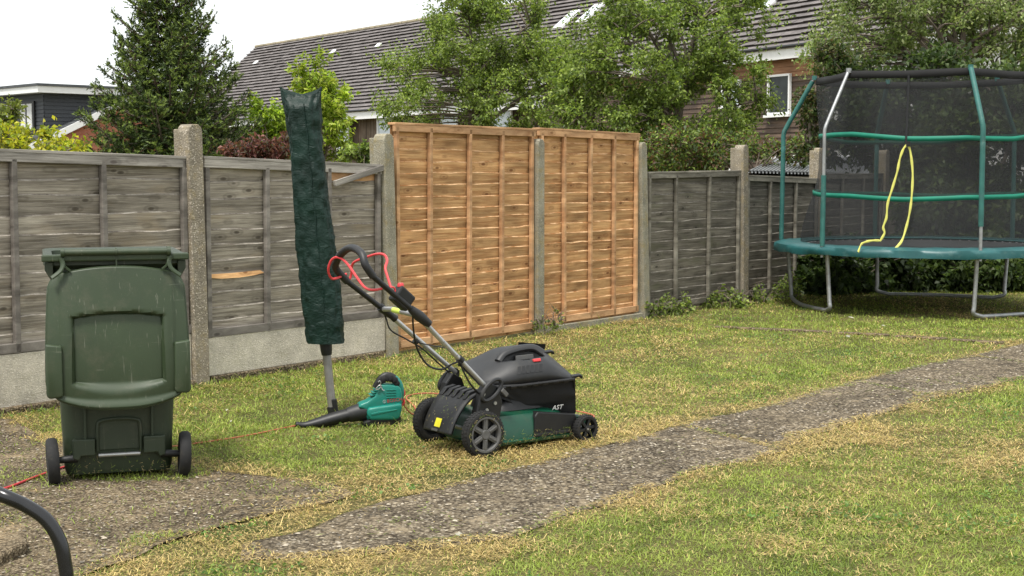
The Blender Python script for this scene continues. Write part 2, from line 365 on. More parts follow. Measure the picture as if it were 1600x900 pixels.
MAT['clad_h'] = clad('weathered_cedar_cladding', (.03, .022, .018), (.085, .056, .04), (.19, .125, .085), (.4, .4, 6))
MAT['clad_o'] = clad('orange_cedar_cladding', (.16, .075, .038), (.30, .15, .075), (.42, .25, .14), (.4, .4, 6))
MAT['shed_roof'] = simple('pale_metal_roofing', (.30, .31, .315), .5, .1, 2, metal=.2, dirt=(.2, .2, .18), dirt_amt=.4)
def net_mat():
    m, t, b, o = newmat('black_safety_net'); b.inputs['Base Color'].default_value = (.013, .014, .015, 1); b.inputs['Roughness'].default_value = .8
    tr = N(t, 'BsdfTransparent'); ms = N(t, 'MixShader', i_0=.42)
    co = coords(t, rnd=False); n = N(t, 'TexNoise', i_Scale=1.5, i_Detail=3.0); t.links.new(co, n.inputs[0])
    mr = N(t, 'MapRange'); mr.inputs['To Min'].default_value = .40; mr.inputs['To Max'].default_value = .60; t.links.new(n.outputs[0], mr.inputs[0]); t.links.new(mr.outputs[0], ms.inputs[0])
    t.links.new(tr.outputs[0], ms.inputs[1]); t.links.new(b.outputs[0], ms.inputs[2]); t.links.new(ms.outputs[0], o.inputs[0])
    return m
MAT['net'] = net_mat()
def cover_mat():
    m, t, b, o = newmat('dark_green_woven_cover'); co = coords(t, (1, 1, 1), rnd=False)
    n = N(t, 'TexNoise', i_Scale=5.0, i_Detail=3.0); t.links.new(co, n.inputs[0])
    t.links.new(ramp(t, [(.3, (.0026, .0125, .0085)), (.7, (.0048, .023, .0155))], n.outputs[0]).outputs[0], b.inputs['Base Color'])
    b.inputs['Roughness'].default_value = .5; b.inputs['Specular IOR Level'].default_value = .28
    co2 = coords(t, (26, 26, 42), rnd=False); n2 = N(t, 'TexNoise', i_Scale=1.0, i_Detail=3.0, i_Distortion=1.2); t.links.new(co2, n2.inputs[0])
    bump(t, b, n2.outputs[0], .55, .010); return m
MAT['cover'] = cover_mat()

# ================================================================== GROUND
def lawn_mat():
    m, t, b, o = newmat('lawn_ground'); co = coords(t, rnd=False)
    n = N(t, 'TexNoise', i_Scale=1.3, i_Detail=5.0, i_Roughness=.6); t.links.new(co, n.inputs[0])
    n2 = N(t, 'TexNoise', i_Scale=70.0, i_Detail=5.0, i_Roughness=.8); t.links.new(co, n2.inputs[0])
    c1 = ramp(t, [(.35, (.075, .085, .028)), (.6, (.17, .14, .06)), (.75, (.26, .2, .095))], n.outputs[0]).outputs[0]
    c2 = ramp(t, [(.3, (.35,) * 3), (.7, (1.4,) * 3)], n2.outputs[0]).outputs[0]
    t.links.new(mixc(t, 1.0, c1, c2, 'MULTIPLY'), b.inputs['Base Color']); b.inputs['Roughness'].default_value = .95; b.inputs['Specular IOR Level'].default_value = .1
    bump(t, b, n2.outputs[0], .8, .015); return m
MAT['lawn'] = lawn_mat()
g = MB(); g.add([(-900, -60, 0), (900, -60, 0), (900, 1500, 0), (-900, 1500, 0)], [(0, 1, 2, 3)])
tag(g.build('ground', MAT['lawn'], fix=False), kind='structure')

PATH_UP = [(-1.02, 5.36), (-.80, 5.62), (-.63, 5.96), (-.28, 6.37), (.22, 7.05), (.67, 7.61), (1.53, 8.69), (2.67, 10.16), (4.13, 11.81), (5.6, 13.3), (7.2, 14.6)]
PATH_LO = [(-.98, 5.14), (-.7, 5.20), (-.42, 5.26), (0.02, 5.46), (.43, 6.10), (.80, 6.58), (1.26, 7.13), (1.88, 8.02), (2.8, 9.12), (3.43, 9.78), (5.0, 11.2), (8.0, 13.4)]
PATIO = [(-6, 8.3), (-3.2, 8.2), (-2.75, 8.1), (-2.37, 7.45), (-1.95, 7.15), (-1.52, 6.85), (-1.22, 6.62), (-.85, 6.44), (-.71, 6.2), (-.86, 5.93), (-1.15, 5.55), (-1.36, 5.28), (-1.46, 4.99), (-1.5, 4.0), (-6, 4.0)]
def resample(pl, n):
    P = np.array(pl); d = np.r_[0, np.cumsum(np.linalg.norm(np.diff(P, axis=0), axis=1))]; s = np.linspace(0, d[-1], n)
    return np.c_[np.interp(s, d, P[:, 0]), np.interp(s, d, P[:, 1])]
NPS = 240
pu, pl_ = resample(PATH_UP, NPS), resample(PATH_LO, NPS)
jit = lambda n, a: (vnoise(np.arange(n), np.zeros(n), .35, 3) - .5) * a + (vnoise(np.arange(n), np.zeros(n), .09, 5) - .5) * a * 1.5
pu[:, 0] += jit(NPS, .07); pl_[:, 0] -= jit(NPS, .09)[::-1]
path = bpy.data.objects.new('path', None); C.objects.link(path); tag(path, kind='structure'); path['label'] = 'worn aggregate concrete path crossing the lawn'
cuts = [0, 62, 104, 138, 178, NPS - 1]
for a, b_ in zip(cuts, cuts[1:]):
    m = MB(); rows = range(a, b_ + 1); nn = 8
    def pz(i, k): 
        e = .004 if (i in (a, b_)) else .014
        if k in (0, nn): e = .002
        x, y = pu[i] * (1 - k / nn) + pl_[i] * (k / nn)
        return (x, y, e + .005 * float(vnoise(x, y, 4., 2)))
    vs = [pz(i, k) for i in rows for k in range(nn + 1)]
    fs = [(j * (nn + 1) + k, j * (nn + 1) + k + 1, (j + 1) * (nn + 1) + k + 1, (j + 1) * (nn + 1) + k) for j in range(len(rows) - 1) for k in range(nn)]
    m.add(vs, fs); m.build('slab', MAT['path'], path, smooth=True, angle=0)
pa = np.array(PATIO); m = MB()
bm_pts = resample(PATIO + [PATIO[0]], 160)[:-1]
bm_pts[:, 0] += (vnoise(np.arange(159), np.zeros(159), .4, 8) - .5) * .14
m.add([(x, y, .012) for x, y in bm_pts], [tuple(range(len(bm_pts)))])
tag(m.build('patio', MAT['patio']), kind='structure')
# low concrete block at the left edge
m = MB(); m.prism([(-2.6, 5.28), (-1.80, 5.36), (-1.74, 5.20), (-1.80, 4.95), (-2.6, 4.9)], 0, .055, 'z')
tag(m.build('concrete_step', MAT['patio'], bevel=.012), 'low chipped concrete block at the bottom left beside the patio edge', 'block')
# edging slabs set flush in the lawn
ek = bpy.data.objects.new('lawn_edging', None); C.objects.link(ek); tag(ek, kind='structure')
E_ = [((1.80, 12.98), (2.74, 12.56)), ((2.79, 12.50), (3.17, 12.32)), ((3.21, 12.24), (3.57, 12.03)), ((3.60, 11.98), (3.95, 11.75))]
for (a, b_) in E_:
    a, b_ = Vector((*a, 0)), Vector((*b_, 0)); d = (b_ - a); L = d.length
    m = MB(); m.box((L / 2, 0, -.004), (L, .09, .05)); 
    o = m.build('edging_slab', MAT['patio'], ek, bevel=.006, loc=a); o.rotation_euler = (0, 0, math.atan2(d.y, d.x))

# ================================================================== GRASS
def inside(px, py, poly):
    P = np.array(poly); r = np.zeros(len(px), bool); j = len(P) - 1
    for i in range(len(P)):
        xi, yi = P[i]; xj, yj = P[j]
        c = ((yi > py) != (yj > py)) & (px < (xj - xi) * (py - yi) / (yj - yi + 1e-12) + xi); r ^= c; j = i
    return r
def dist_poly(px, py, poly, closed=True):
    P = np.array(poly); Q = np.roll(P, -1, 0) if closed else P[1:]; P = P if closed else P[:-1]; d = np.full(len(px), 1e9)
    for a, b in zip(P, Q):
        ab = b - a; t = np.clip(((px - a[0]) * ab[0] + (py - a[1]) * ab[1]) / (ab @ ab + 1e-12), 0, 1)
        d = np.minimum(d, np.hypot(px - a[0] - t * ab[0], py - a[1] - t * ab[1]))
    return d
PATHPOLY = [tuple(q) for q in pu] [::3] + [tuple(q) for q in pl_[::-1]][::3]
FTH, FO, FS = R(53.5), np.array([-2.06, 9.5]), 1.88
FD = np.array([math.cos(FTH), math.sin(FTH)]); FN = np.array([math.sin(FTH), -math.cos(FTH)])
def fdist(x, y): return (x - FO[0]) * FN[0] + (y - FO[1]) * FN[1]
def grass_field():
    X, Y = [], []
    for (y0, y1, dens) in ((4.3, 6, 17000), (6, 8, 13500), (8, 10.5, 8200), (10.5, 13.5, 4600), (13.5, 20, 2000)):
        x0, x1 = -.40 * y1 - .3, .40 * y1 + .5; n = int((x1 - x0) * (y1 - y0) * dens)
        X.append(RNG.uniform(x0, x1, n)); Y.append(RNG.uniform(y0, y1, n))
    x, y = np.concatenate(X), np.concatenate(Y)
    fd = fdist(x, y); k = fd > .06; x, y, fd = x[k], y[k], fd[k]
    ip, ia = inside(x, y, PATHPOLY), inside(x, y, PATIO); de = np.minimum(dist_poly(x, y, PATHPOLY), dist_poly(x, y, PATIO))
    big, mid, fine = vnoise(x, y, .9, 11), vnoise(x, y, 3.2, 12), vnoise(x, y, 11., 13)
    hard = ip | ia
    # creeping tufts and clippings on the hard surfaces
    tuft = (vnoise(x, y, 2.3, 31) > .66) & (vnoise(x, y, 9., 32) > .55)
    enc = .015 + .13 * np.clip(vnoise(x, y, 3.5, 33) + .6 * vnoise(x, y, 12., 34) - .62, 0, 1)
    pk = np.where(ip, np.where(de < enc, .75, np.where(tuft, .10, .012)), np.where(ia, np.where(np.hypot(x + 1.70, (y - 6.60) * 1.9) < .34, .75, np.where(de < enc * 1.3, .75, np.where(tuft, .24, .035))), 1.0))
    for c_ in cuts[1:-1]:
        pk = np.where(ip & (dist_poly(x, y, [pu[c_], pl_[c_]], False) < .022 + .03 * mid), .5, pk)
    thin = np.where(hard, 1, np.clip(.55 + .9 * (fine - .25) + .3 * (mid - .4), .25, 1))
    k = RNG.random(len(x)) < pk * thin
    x, y, fd, hard, de, big, mid, fine, ia = [q[k] for q in (x, y, fd, hard, de, big, mid, fine, ia)]
    n = len(x)
    # dryness: strip edges, the near-left strip between patio and path, patches on the right lawn
    strip = np.exp(-((de / .16) ** 2))
    rightpatch = np.exp(-(((x - 2.3) / .9) ** 2 + ((y - 7.0) / .9) ** 2)) * .6
    between = inside(x, y, [(-1.6, 4.2), (-.3, 4.2), (.05, 5.4), (-.9, 5.2), (-.3, 6.4), (-.1, 6.7), (-.8, 6.5), (-.7, 6.1), (-1.2, 5.5)]).astype(float) * .5
    dry = np.clip(.20 + .95 * (big - .5) + .75 * (mid - .5) + .35 * (fine - .5) + .58 * strip + rightpatch + between - .10 * (y > 7.5) * (de > .3), .03, .95)
    dry = np.clip(.44 + (dry - .40) * 1.25, .06, .92)
    dry = np.where((fd < .7) & (fd > .15) & (y < 14), np.clip(dry + .12, 0, .9), dry)
    isdry = RNG.random(n) < dry
    shade = vnoise(x, y, 7., 21)
    gcol = np.array([.120, .178, .028]) * (1 - shade[:, None]) + np.array([.245, .318, .060]) * shade[:, None]
    gcol *= RNG.uniform(.7, 1.65, n)[:, None] * np.array([1.06, 1.0, .95])
    dcol = np.array([.60, .46, .19]) * RNG.uniform(.5, 1.3, n)[:, None]; br = RNG.random(n) < .22
    dcol[br] *= np.array([.55, .48, .45])
    col = np.where(isdry[:, None], dcol, gcol)
    L = RNG.uniform(.013, .034, n) * (.7 + .6 * mid) * np.where(isdry, .95, 1.0) * (1 + .035 * (y - 6).clip(0)); W = RNG.uniform(.0018, .0034, n) * (1 + .13 * (y - 5).clip(0))
    nearf = (fd < .22) & (RNG.random(n) < .35); L = np.where(nearf, L * RNG.uniform(1.3, 2.6, n), L)
    long = RNG.random(n) < .018; L = np.where(long, L * 2.4, L)
    tilt = np.where(isdry, RNG.uniform(.75, 1.5, n), RNG.uniform(.3, 1.35, n)); tilt = np.where(hard & ~ia, RNG.uniform(1.2, 1.55, n), tilt)
    az = RNG.uniform(0, 2 * math.pi, n); bend = RNG.uniform(.1, .7, n)
    dx, dy = np.cos(az), np.sin(az); sxx, syy = -dy, dx
    z0 = np.where(hard, .014, 0) + np.where(isdry & ~hard, RNG.uniform(0, .022, n), RNG.uniform(0, .006, n))
    def pt(t, off):
        a = np.minimum(tilt + bend * t, 1.56); r = L * t * np.sin(a); h = L * t * np.cos(a)
        return np.stack([x + dx * r + sxx * off, y + dy * r + syy * off, z0 + h], 1)
    V = np.stack([pt(0, -W / 2), pt(0, W / 2), pt(.55, W * .42), pt(.55, -W * .42), pt(1., 0 * W)], 1).reshape(-1, 3)
    i = np.arange(n)[:, None] * 5
    F = np.concatenate([i + [0, 1, 2], i + [0, 2, 3], i + [3, 2, 4]], 0)
    return np_mesh('grass', V, F, MAT['grass'], np.repeat(col, 5, 0)), n
me, ng = grass_field(); print('grass blades', ng)
tag(link('grass', me), 'short patchy mown lawn grass, green and straw coloured', 'grass', kind='stuff')
# loose stones bedded in the path and patio
def stones(poly, n, name, label, s0, s1, bright):
    P = np.array(poly); x = RNG.uniform(max(P[:, 0].min(), -3.2), min(P[:, 0].max(), 5), n * 3); y = RNG.uniform(max(P[:, 1].min(), 4.6), min(P[:, 1].max(), 12.5), n * 3)
    k = inside(x, y, poly) & (dist_poly(x, y, poly) > .03); x, y = x[k][:n], y[k][:n]; n = len(x)
    base = np.array([(math.cos(a), math.sin(a), 0) for a in np.arange(6) * math.pi / 3] + [(.2, .1, 1)])
    s = RNG.uniform(s0, s1, n) * RNG.choice([1, 1, 1, 1.8], n); a = RNG.uniform(0, 6.28, n); asp = RNG.uniform(.5, 1, n)
    bx = base[None, :, 0] * s[:, None] * RNG.uniform(.75, 1.2, (n, 7)); by = base[None, :, 1] * (s * asp)[:, None] * RNG.uniform(.75, 1.2, (n, 7)); bz = base[None, :, 2] * (s * .35)[:, None]
    ca, sa = np.cos(a)[:, None], np.sin(a)[:, None]
    V = np.stack([x[:, None] + bx * ca - by * sa, y[:, None] + bx * sa + by * ca, .0165 + bz], 2).reshape(-1, 3)
    i = np.arange(n)[:, None] * 7; F = np.concatenate([i + [j, (j + 1) % 6, 6] for j in range(6)], 0)
    col = np.array([.36, .31, .235]) * (RNG.uniform(.25, 1, n) ** 1.6 * bright)[:, None]
    tag(link(name, np_mesh(name, V, F, MAT['grit'], np.repeat(col, 7, 0))), label, 'gravel', kind='stuff')
m_, t_, b_, o_ = newmat('grit'); a_ = N(t_, 'Attribute', attribute_name='Col'); t_.links.new(a_.outputs[0], b_.inputs['Base Color']); b_.inputs['Roughness'].default_value = .9; MAT['grit'] = m_
stones(PATHPOLY, 12000, 'path_gravel', 'exposed pebbles and grit in the concrete path', .003, .007, 1.25)
stones(PATIO, 5000, 'patio_gravel', 'grit and crumbs on the patio concrete', .002, .006, 1.2)

# ================================================================== FENCE
def fpos(u, z=0, off=0): return Vector((FO[0] + FD[0] * u * FS + FN[0] * off, FO[1] + FD[1] * u * FS + FN[1] * off, z))
def board_mesh(L, h, seed, mat, wav=.012, edge=None):
    rng = np.random.default_rng(seed); n = 18; xs = np.linspace(0, L, n + 1)
    ph = rng.uniform(0, 50); top = (vnoise(xs + ph, xs * 0, 6., seed) - .5) * wav * 1.8 + (vnoise(xs + ph, xs * 0, 1.3, seed + 9) - .5) * wav * 2.6 + (rng.random(n + 1) - .5) * .004
    m = MB(); vs = []
    for x, tz in zip(xs, top):
        zt = h + tz; bl = (rng.random() - .5) * .003
        vs += [(x, -.002, -.03), (x, -.010 + bl, h * .5), (x, -.0145, zt - .006 - .003 * rng.random()), (x, -.005, zt), (x, .006, zt - .002), (x, .006, -.03)]
    fs = []
    for i in range(n):
        for k in range(5):
            a = i * 6 + k; fs.append((a, a + 6, a + 7, a + 1))
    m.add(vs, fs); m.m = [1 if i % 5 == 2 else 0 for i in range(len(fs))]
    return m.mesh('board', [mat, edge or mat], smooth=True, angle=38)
def panel(u0, u1, z0, zl, zr, nb, kind, battens, label, rail_h=.055, bat_w=.036, grp=None, seed=1, bat_bottom=None):
    wm, bt, rl = {'grey': ('grey_wood', 'grey_batten', 'grey_rail'), 'dark': ('green_grey_wood', 'dark_batten', 'dark_batten'), 'new': ('new_wood', 'new_batten', 'new_batten')}[kind]
    p = thing('fence_panel', label, 'fence panel', fpos(u0), FTH, grp); L = (u1 - u0) * FS
    zt = min(zl, zr) - .01; pitch = (zt - z0) / nb
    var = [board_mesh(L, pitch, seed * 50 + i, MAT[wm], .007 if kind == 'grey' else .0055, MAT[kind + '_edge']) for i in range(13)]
    rr = random.Random(seed); seq = list(range(13)) * 2; rr.shuffle(seq)
    for i in range(nb):
        # later boards (higher) sit behind the one below
        o = link('board', var[seq[i]], p, (0, 0, z0 + pitch * i + rr.uniform(-.006, .006)))
        o.rotation_euler = (0, rr.uniform(-.004, .004), 0)
    for x in battens:
        X = (x - u0) * FS; lean = rr.uniform(-.008, .008); b0 = bat_bottom or z0
        m = MB(); h = zt - b0 - .01
        m.tube([(X, -.034, b0), (X + lean * .5, -.034, b0 + h * .5), (X + lean, -.034, b0 + h)], .0001, 4)
        m = MB(); m.box((0, 0, h / 2), (bat_w, .032, h))
        o = m.build('batten', MAT[bt], p, bevel=.003, loc=(X, -.033, b0)); o.rotation_euler = (0, lean, 0)
    m = MB(); ang = math.atan2(zr - zl, L)
    m.box((0, 0, 0), (L, .03, rail_h)); o = m.build('top_rail', MAT[rl], p, bevel=.003, loc=(L / 2, -.034, (zl + zr) / 2 - rail_h / 2 - .012)); o.rotation_euler = (0, -ang, 0)
    m = MB(); m.box((0, 0, 0), (L + .01, .075, .018)); o = m.build('capping', MAT[rl], p, bevel=.003, loc=(L / 2, -.014, (zl + zr) / 2 - .003)); o.rotation_euler = (0, -ang, 0)
    m = MB(); m.box((0, 0, 0), (L, .03, .055)); m.build('bottom_rail', MAT[bt], p, bevel=.003, loc=(L / 2, -.034, z0 + .03))
    return p
pA = panel(-.97, -.035, .345, 1.515, 1.475, 10, 'grey', (-.955, -.72, -.385, -.055), 'weathered grey fence panel behind the green wheelie bin', seed=1)
pB = panel(.035, .965, .30, 1.478, 1.430, 11, 'grey', (.05, .329, .655, .93), 'weathered grey fence panel with a loose slanting brace behind the covered dryer', seed=2)
pC = panel(1.03, 1.99, .05, 1.745, 1.740, 19, 'new', (1.05, 1.25, 1.51, 1.74, 1.965), 'wide new orange fence panel nearest the covered dryer', seed=3, rail_h=.05, bat_w=.034)
pD = panel(2.015, 2.875, .07, 1.750, 1.735, 19, 'new', (2.035, 2.226, 2.446, 2.655, 2.855), 'new orange fence panel next to the dark grey fencing', seed=4, rail_h=.05, bat_w=.034)
pE = panel(2.965, 3.965, .06, 1.375, 1.395, 14, 'dark', (2.98, 3.254, 3.602, 3.94), 'dark weathered fence panel between the orange panel and the trampoline', seed=5, rail_h=.045)
pF = panel(4.035, 4.965, .06, 1.345, 1.305, 13, 'dark', (4.05, 4.33, 4.66, 4.95), 'dark weathered fence panel partly hidden by the left edge of the trampoline', seed=6, rail_h=.045)
pG = panel(5.035, 5.965, .06, 1.355, 1.36, 13, 'dark', (5.05, 5.33, 5.66, 5.95), 'dark fence panel seen through the trampoline net', seed=7, rail_h=.045)
# slanting brace and the exposed raw strip on the second panel
def on_panel(p, u0, name, a, b, wd, th, mat):
    a, b = Vector(((a[0] - u0) * FS, -.058, a[1])), Vector(((b[0] - u0) * FS, -.058, b[1])); d = b - a
    m = MB(); m.box((0, 0, 0), (d.length, th, wd)); o = m.build(name, mat, p, bevel=.003, loc=(a + b) / 2); o.rotation_euler = (0, -math.atan2(d.z, d.x), 0); return o
tag(on_panel(pB, .035, 'loose_brace', (.672, 1.298), (.955, 1.415), .042, .02, MAT['grey_rail']), 'pale loose brace slanting under the top rail')
m = MB(); m.add([((.30) * FS - .03, -.020, 0), (.44, -.022, -.012), (.30, -.024, -.020), (.14, -.024, -.018), (.05, -.022, -.008), (.05, -.018, .016), (.25, -.017, .014), (.5, -.017, .02)], [(0, 1, 2, 3, 4, 5, 6, 7)])
tag(m.build('split_edge', MAT['new_wood'], pB, loc=(.0, -.006, .70)), 'raw orange wood showing along a split board edge')
tag(link('raw_patch', board_mesh(.30 * FS, .085, 77, MAT['new_batten']), pB, ((.67 - .035) * FS, -.008, 1.345)), 'raw brown wood patch under the top rail')

def post(u, h, wd, mat, label, lean=0, top='round', dp=.11):
    p = thing('concrete_post', label, 'fence post', fpos(u, 0, .01), FTH, 'concrete fence posts')
    w2 = wd / 2; ch = .022
    pro = [(-w2, -.1), (w2, -.1), (w2, h - .045), (w2 - .010, h - .018), (w2 - .03, h), (-w2 + .03, h), (-w2 + .010, h - .018), (-w2, h - .045)]
    m = MB(); m.prism(pro, -dp / 2 - .012, dp / 2 - .012, 'y'); o = m.build('shaft', mat, p, bevel=.007)
    # rear flange of the H section, a little lower
    m = MB(); m.prism([(-w2 + .02, -.1), (w2 - .02, -.1), (w2 - .02, h - .03), (-w2 + .02, h - .03)], dp / 2 - .010, dp / 2 + .045, 'y'); m.build('rear_flange', mat, p, bevel=.006)
    p.rotation_euler = (0, lean, FTH); return p
post(-1.0, 1.66, .118, MAT['post'], 'aggregate concrete fence post at the far left end of the fence')
post(0, 1.685, .118, MAT['post'], 'tall speckled concrete fence post just right of the green bin', R(-1.1))
post(1, 1.665, .11, MAT['post_plain'], 'concrete fence post where grey panel meets orange panel', R(-1.7))
post(2.01, 1.66, .098, MAT['post_plain'], 'concrete fence post between the two orange panels', 0)
post(2.935, 1.66, .105, MAT['post_plain'], 'yellowish concrete fence post at the right end of the orange panels', R(-2.8))
post(4, 1.665, .118, MAT['post'], 'lichen stained concrete fence post left of the trampoline', R(-1.5))
post(5, 1.66, .118, MAT['post'], 'concrete fence post beside the left trampoline pole')
post(6, 1.655, .118, MAT['post'], 'concrete fence post seen through the trampoline net')
def gboard(u0, u1, z0, z1, mat, label, off=.0, th=.05):
    m = MB(); L = (u1 - u0) * FS; m.box((L / 2, 0, (z0 + z1) / 2), (L, th, z1 - z0))
    o = m.build('gravel_board', mat, bevel=.006, loc=fpos(u0, 0, off)); o.rotation_euler = (0, 0, FTH); tag(o, label, 'gravel board', 'concrete gravel boards')
gboard(-.97, -.035, .02, .345, MAT['render_board'], 'pale rough concrete gravel board behind the green bin', .02)
gboard(.035, .965, .05, .325, MAT['render_board'], 'pale rough concrete gravel board below the panel with the slanting brace', .02)
gboard(2.045, 2.90, -.05, .055, MAT['post_plain'], 'thin concrete strip at the foot of the right orange panel', .045)
# footing lumps under the first boards
m = MB(); m.box((0, 0, 0), (.93 * FS, .08, .06)); o = m.build('footing_kerb', MAT['patio'], bevel=.01, loc=fpos(-.5, .015, .05)); o.rotation_euler = (0, 0, FTH); tag(o, 'low concrete footing along the foot of the leftmost gravel board', 'footing')
m = MB(); m.box((0, 0, 0), (.90 * FS, .06, .07)); o = m.build('footing_kerb', MAT['patio'], bevel=.01, loc=fpos(.5, .015, .035)); o.rotation_euler = (0, 0, FTH); tag(o, 'low concrete footing under the gravel board behind the dryer pole', 'footing')
# ================================================================== WHEELIE BIN (seen from its wheel side, lid thrown open and hanging)
bn = thing('wheelie_bin', 'dark green plastic wheelie bin with its lid hanging open', 'bin', (-1.765, 6.535, 0), R(18))
def rrect(w_, d0, d1, z, r=.05, k=4):
    pts = []
    for cx, cy, a0 in ((w_ / 2 - r, d1 - r, 0), (-w_ / 2 + r, d1 - r, 90), (-w_ / 2 + r, d0 + r, 180), (w_ / 2 - r, d0 + r, 270)):
        for j in range(k + 1):
            a = R(a0 + 90 * j / k); pts.append((cx + r * math.cos(a), cy + r * math.sin(a), z))
    return pts
def loft(m, rings, cap0=True, cap1=False):
    n = len(rings[0]); vs = [p for r_ in rings for p in r_]
    fs = [(i * n + j, i * n + (j + 1) % n, (i + 1) * n + (j + 1) % n, (i + 1) * n + j) for i in range(len(rings) - 1) for j in range(n)]
    if cap0: fs.append(tuple(range(n - 1, -1, -1)))
    if cap1: fs.append(tuple((len(rings) - 1) * n + j for j in range(n)))
    return m.add(vs, fs)
m = MB(); loft(m, [rrect(.455, .0, .40, .035), rrect(.47, -.005, .42, .06), rrect(.475, -.01, .43, .16), rrect(.512, -.03, .50, .55), rrect(.545, -.045, .56, .90), rrect(.55, -.045, .565, .955),
    rrect(.61, -.07, .60, .975), rrect(.61, -.07, .60, 1.015), rrect(.585, -.055, .585, 1.02), rrect(.53, -.03, .55, 1.01), rrect(.50, -.01, .48, .55), rrect(.44, .03, .38, .07)], True, True)
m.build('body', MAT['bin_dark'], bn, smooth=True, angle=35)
# back rim flange + folded brackets
m = MB(); m.box((0, -.085, 1.008), (.625, .035, .030)); m.build('rim_flange', MAT['bin'], bn, bevel=.006)
for s in (-1, 1):
    m = MB(); m.prism([(s * .30, .99), (s * .265, .99), (s * .265, .90), (s * .28, .92), (s * .30, .955)], -.08, -.02, 'y')
    m.build('rim_gusset', MAT['bin_dark'], bn, bevel=.003)
# recess above the axle, ribs, brackets
m = MB(); m.box((0, -.010, .205), (.18, .010, .13)); m.build('axle_recess', MAT['bin_dark'], bn, bevel=.005)
m = MB(); m.tube(spline([(-.095, -.02, .14), (-.092, -.021, .25), (-.075, -.022, .275), (0, -.024, .282), (.075, -.022, .275), (.092, -.021, .25), (.095, -.02, .14)], 5), .008, 8); m.build('recess_rim', MAT['bin_dark'], bn, smooth=True)
for s in (-1, 1):
    m = MB(); m.box((s * .145, -.022, .31), (.012, .02, .38)); m.build('back_rib', MAT['bin_dark'], bn, bevel=.004)
    m = MB(); m.prism([(s * .105, .20), (s * .20, .20), (s * .20, .115), (s * .175, .105), (s * .165, .125), (s * .105, .125)], -.05, 0, 'y')
    m.build('axle_bracket', MAT['bin_dark'], bn, bevel=.005)
m = MB(); m.tube([(-.09, -.03, .122), (.09, -.03, .122)], .0095, 10); m.build('axle', MAT['silver'], bn, smooth=True)
for s in (-1, 1): m = MB(); m.tube([(s * .18, -.03, .115), (s * .265, -.03, .11)], [.019, .015], 10); m.build('axle_sleeve', MAT['black'], bn, smooth=True)
for s in (-1, 1):
    wl = MB(); wl.lathe([(.055, .021), (.078, .026), (.096, .024), (.104, .014), (.1055, 0), (.104, -.014), (.096, -.024), (.078, -.026), (.055, -.021)], 'x', (0, 0, 0), 32, closed=False)
    o = wl.build('wheel', MAT['rubber'], bn, smooth=True, loc=(s * .285, -.03, .1055)); o.rotation_euler = (0, s * R(2.5), R(-s * 2))
    h = MB(); h.lathe([(.0, .022), (.018, .022), (.02, .012), (.05, .010), (.057, .021)], 'x', (0, 0, 0), 24); h.lathe([(.0, -.022), (.018, -.022), (.02, -.012), (.05, -.010), (.057, -.021)], 'x', (0, 0, 0), 24)
    h.build('hub', MAT['black'], o, smooth=True)
# hanging lid
def lidhw(v):           # half width down the lid
    if v < .12: return .255 + .032 * math.sin(v / .12 * math.pi / 2)
    if v < .86: return .287 + .014 * math.sin((v - .12) / .74 * math.pi / 2)
    return .301 - .05 * ((v - .86) / .14) ** 2.2
def ss(a, b, x): t = min(max((x - a) / (b - a), 0), 1); return t * t * (3 - 2 * t)
LZ0, LZ1 = .966, .352
def lidp(uu, vv, back=0):
    u, v = uu * 2 - 1, vv
    x = u * lidhw(v); zt = LZ0 - .035 * abs(u) ** 2.2; zb = LZ1 + .045 * abs(u) ** 2.6
    z = zt + (zb - zt) * v
    y = -.105 - .055 * math.sin(min(v * 1.05, 1) * math.pi * .62) + .028 * abs(u) ** 3          # overall bulge, edges fall back
    if v > .93: y -= .016 * ss(.93, 1, v)                                                       # bottom lip kicks out
    pw, zt2 = .196, .772 - .018 * (x / .19) ** 2
    rec = ss(pw + .006, pw - .006, abs(x)) * ss(zt2 + .006, zt2 - .006, z) * ss(.455 - .045 * (1 - (min(abs(x), .19) / .19) ** 2), .485 - .02, z)
    y += .026 * rec
    y += .006 * (ss(.235, .24, abs(x)) * ss(.60, .62, z))
    return (x, y + back, z)
m = MB(); m.grid(lidp, 92, 92); NV = 93 * 93
m.grid(lambda a, b: lidp(a, b, .014), 1, 1) if False else None
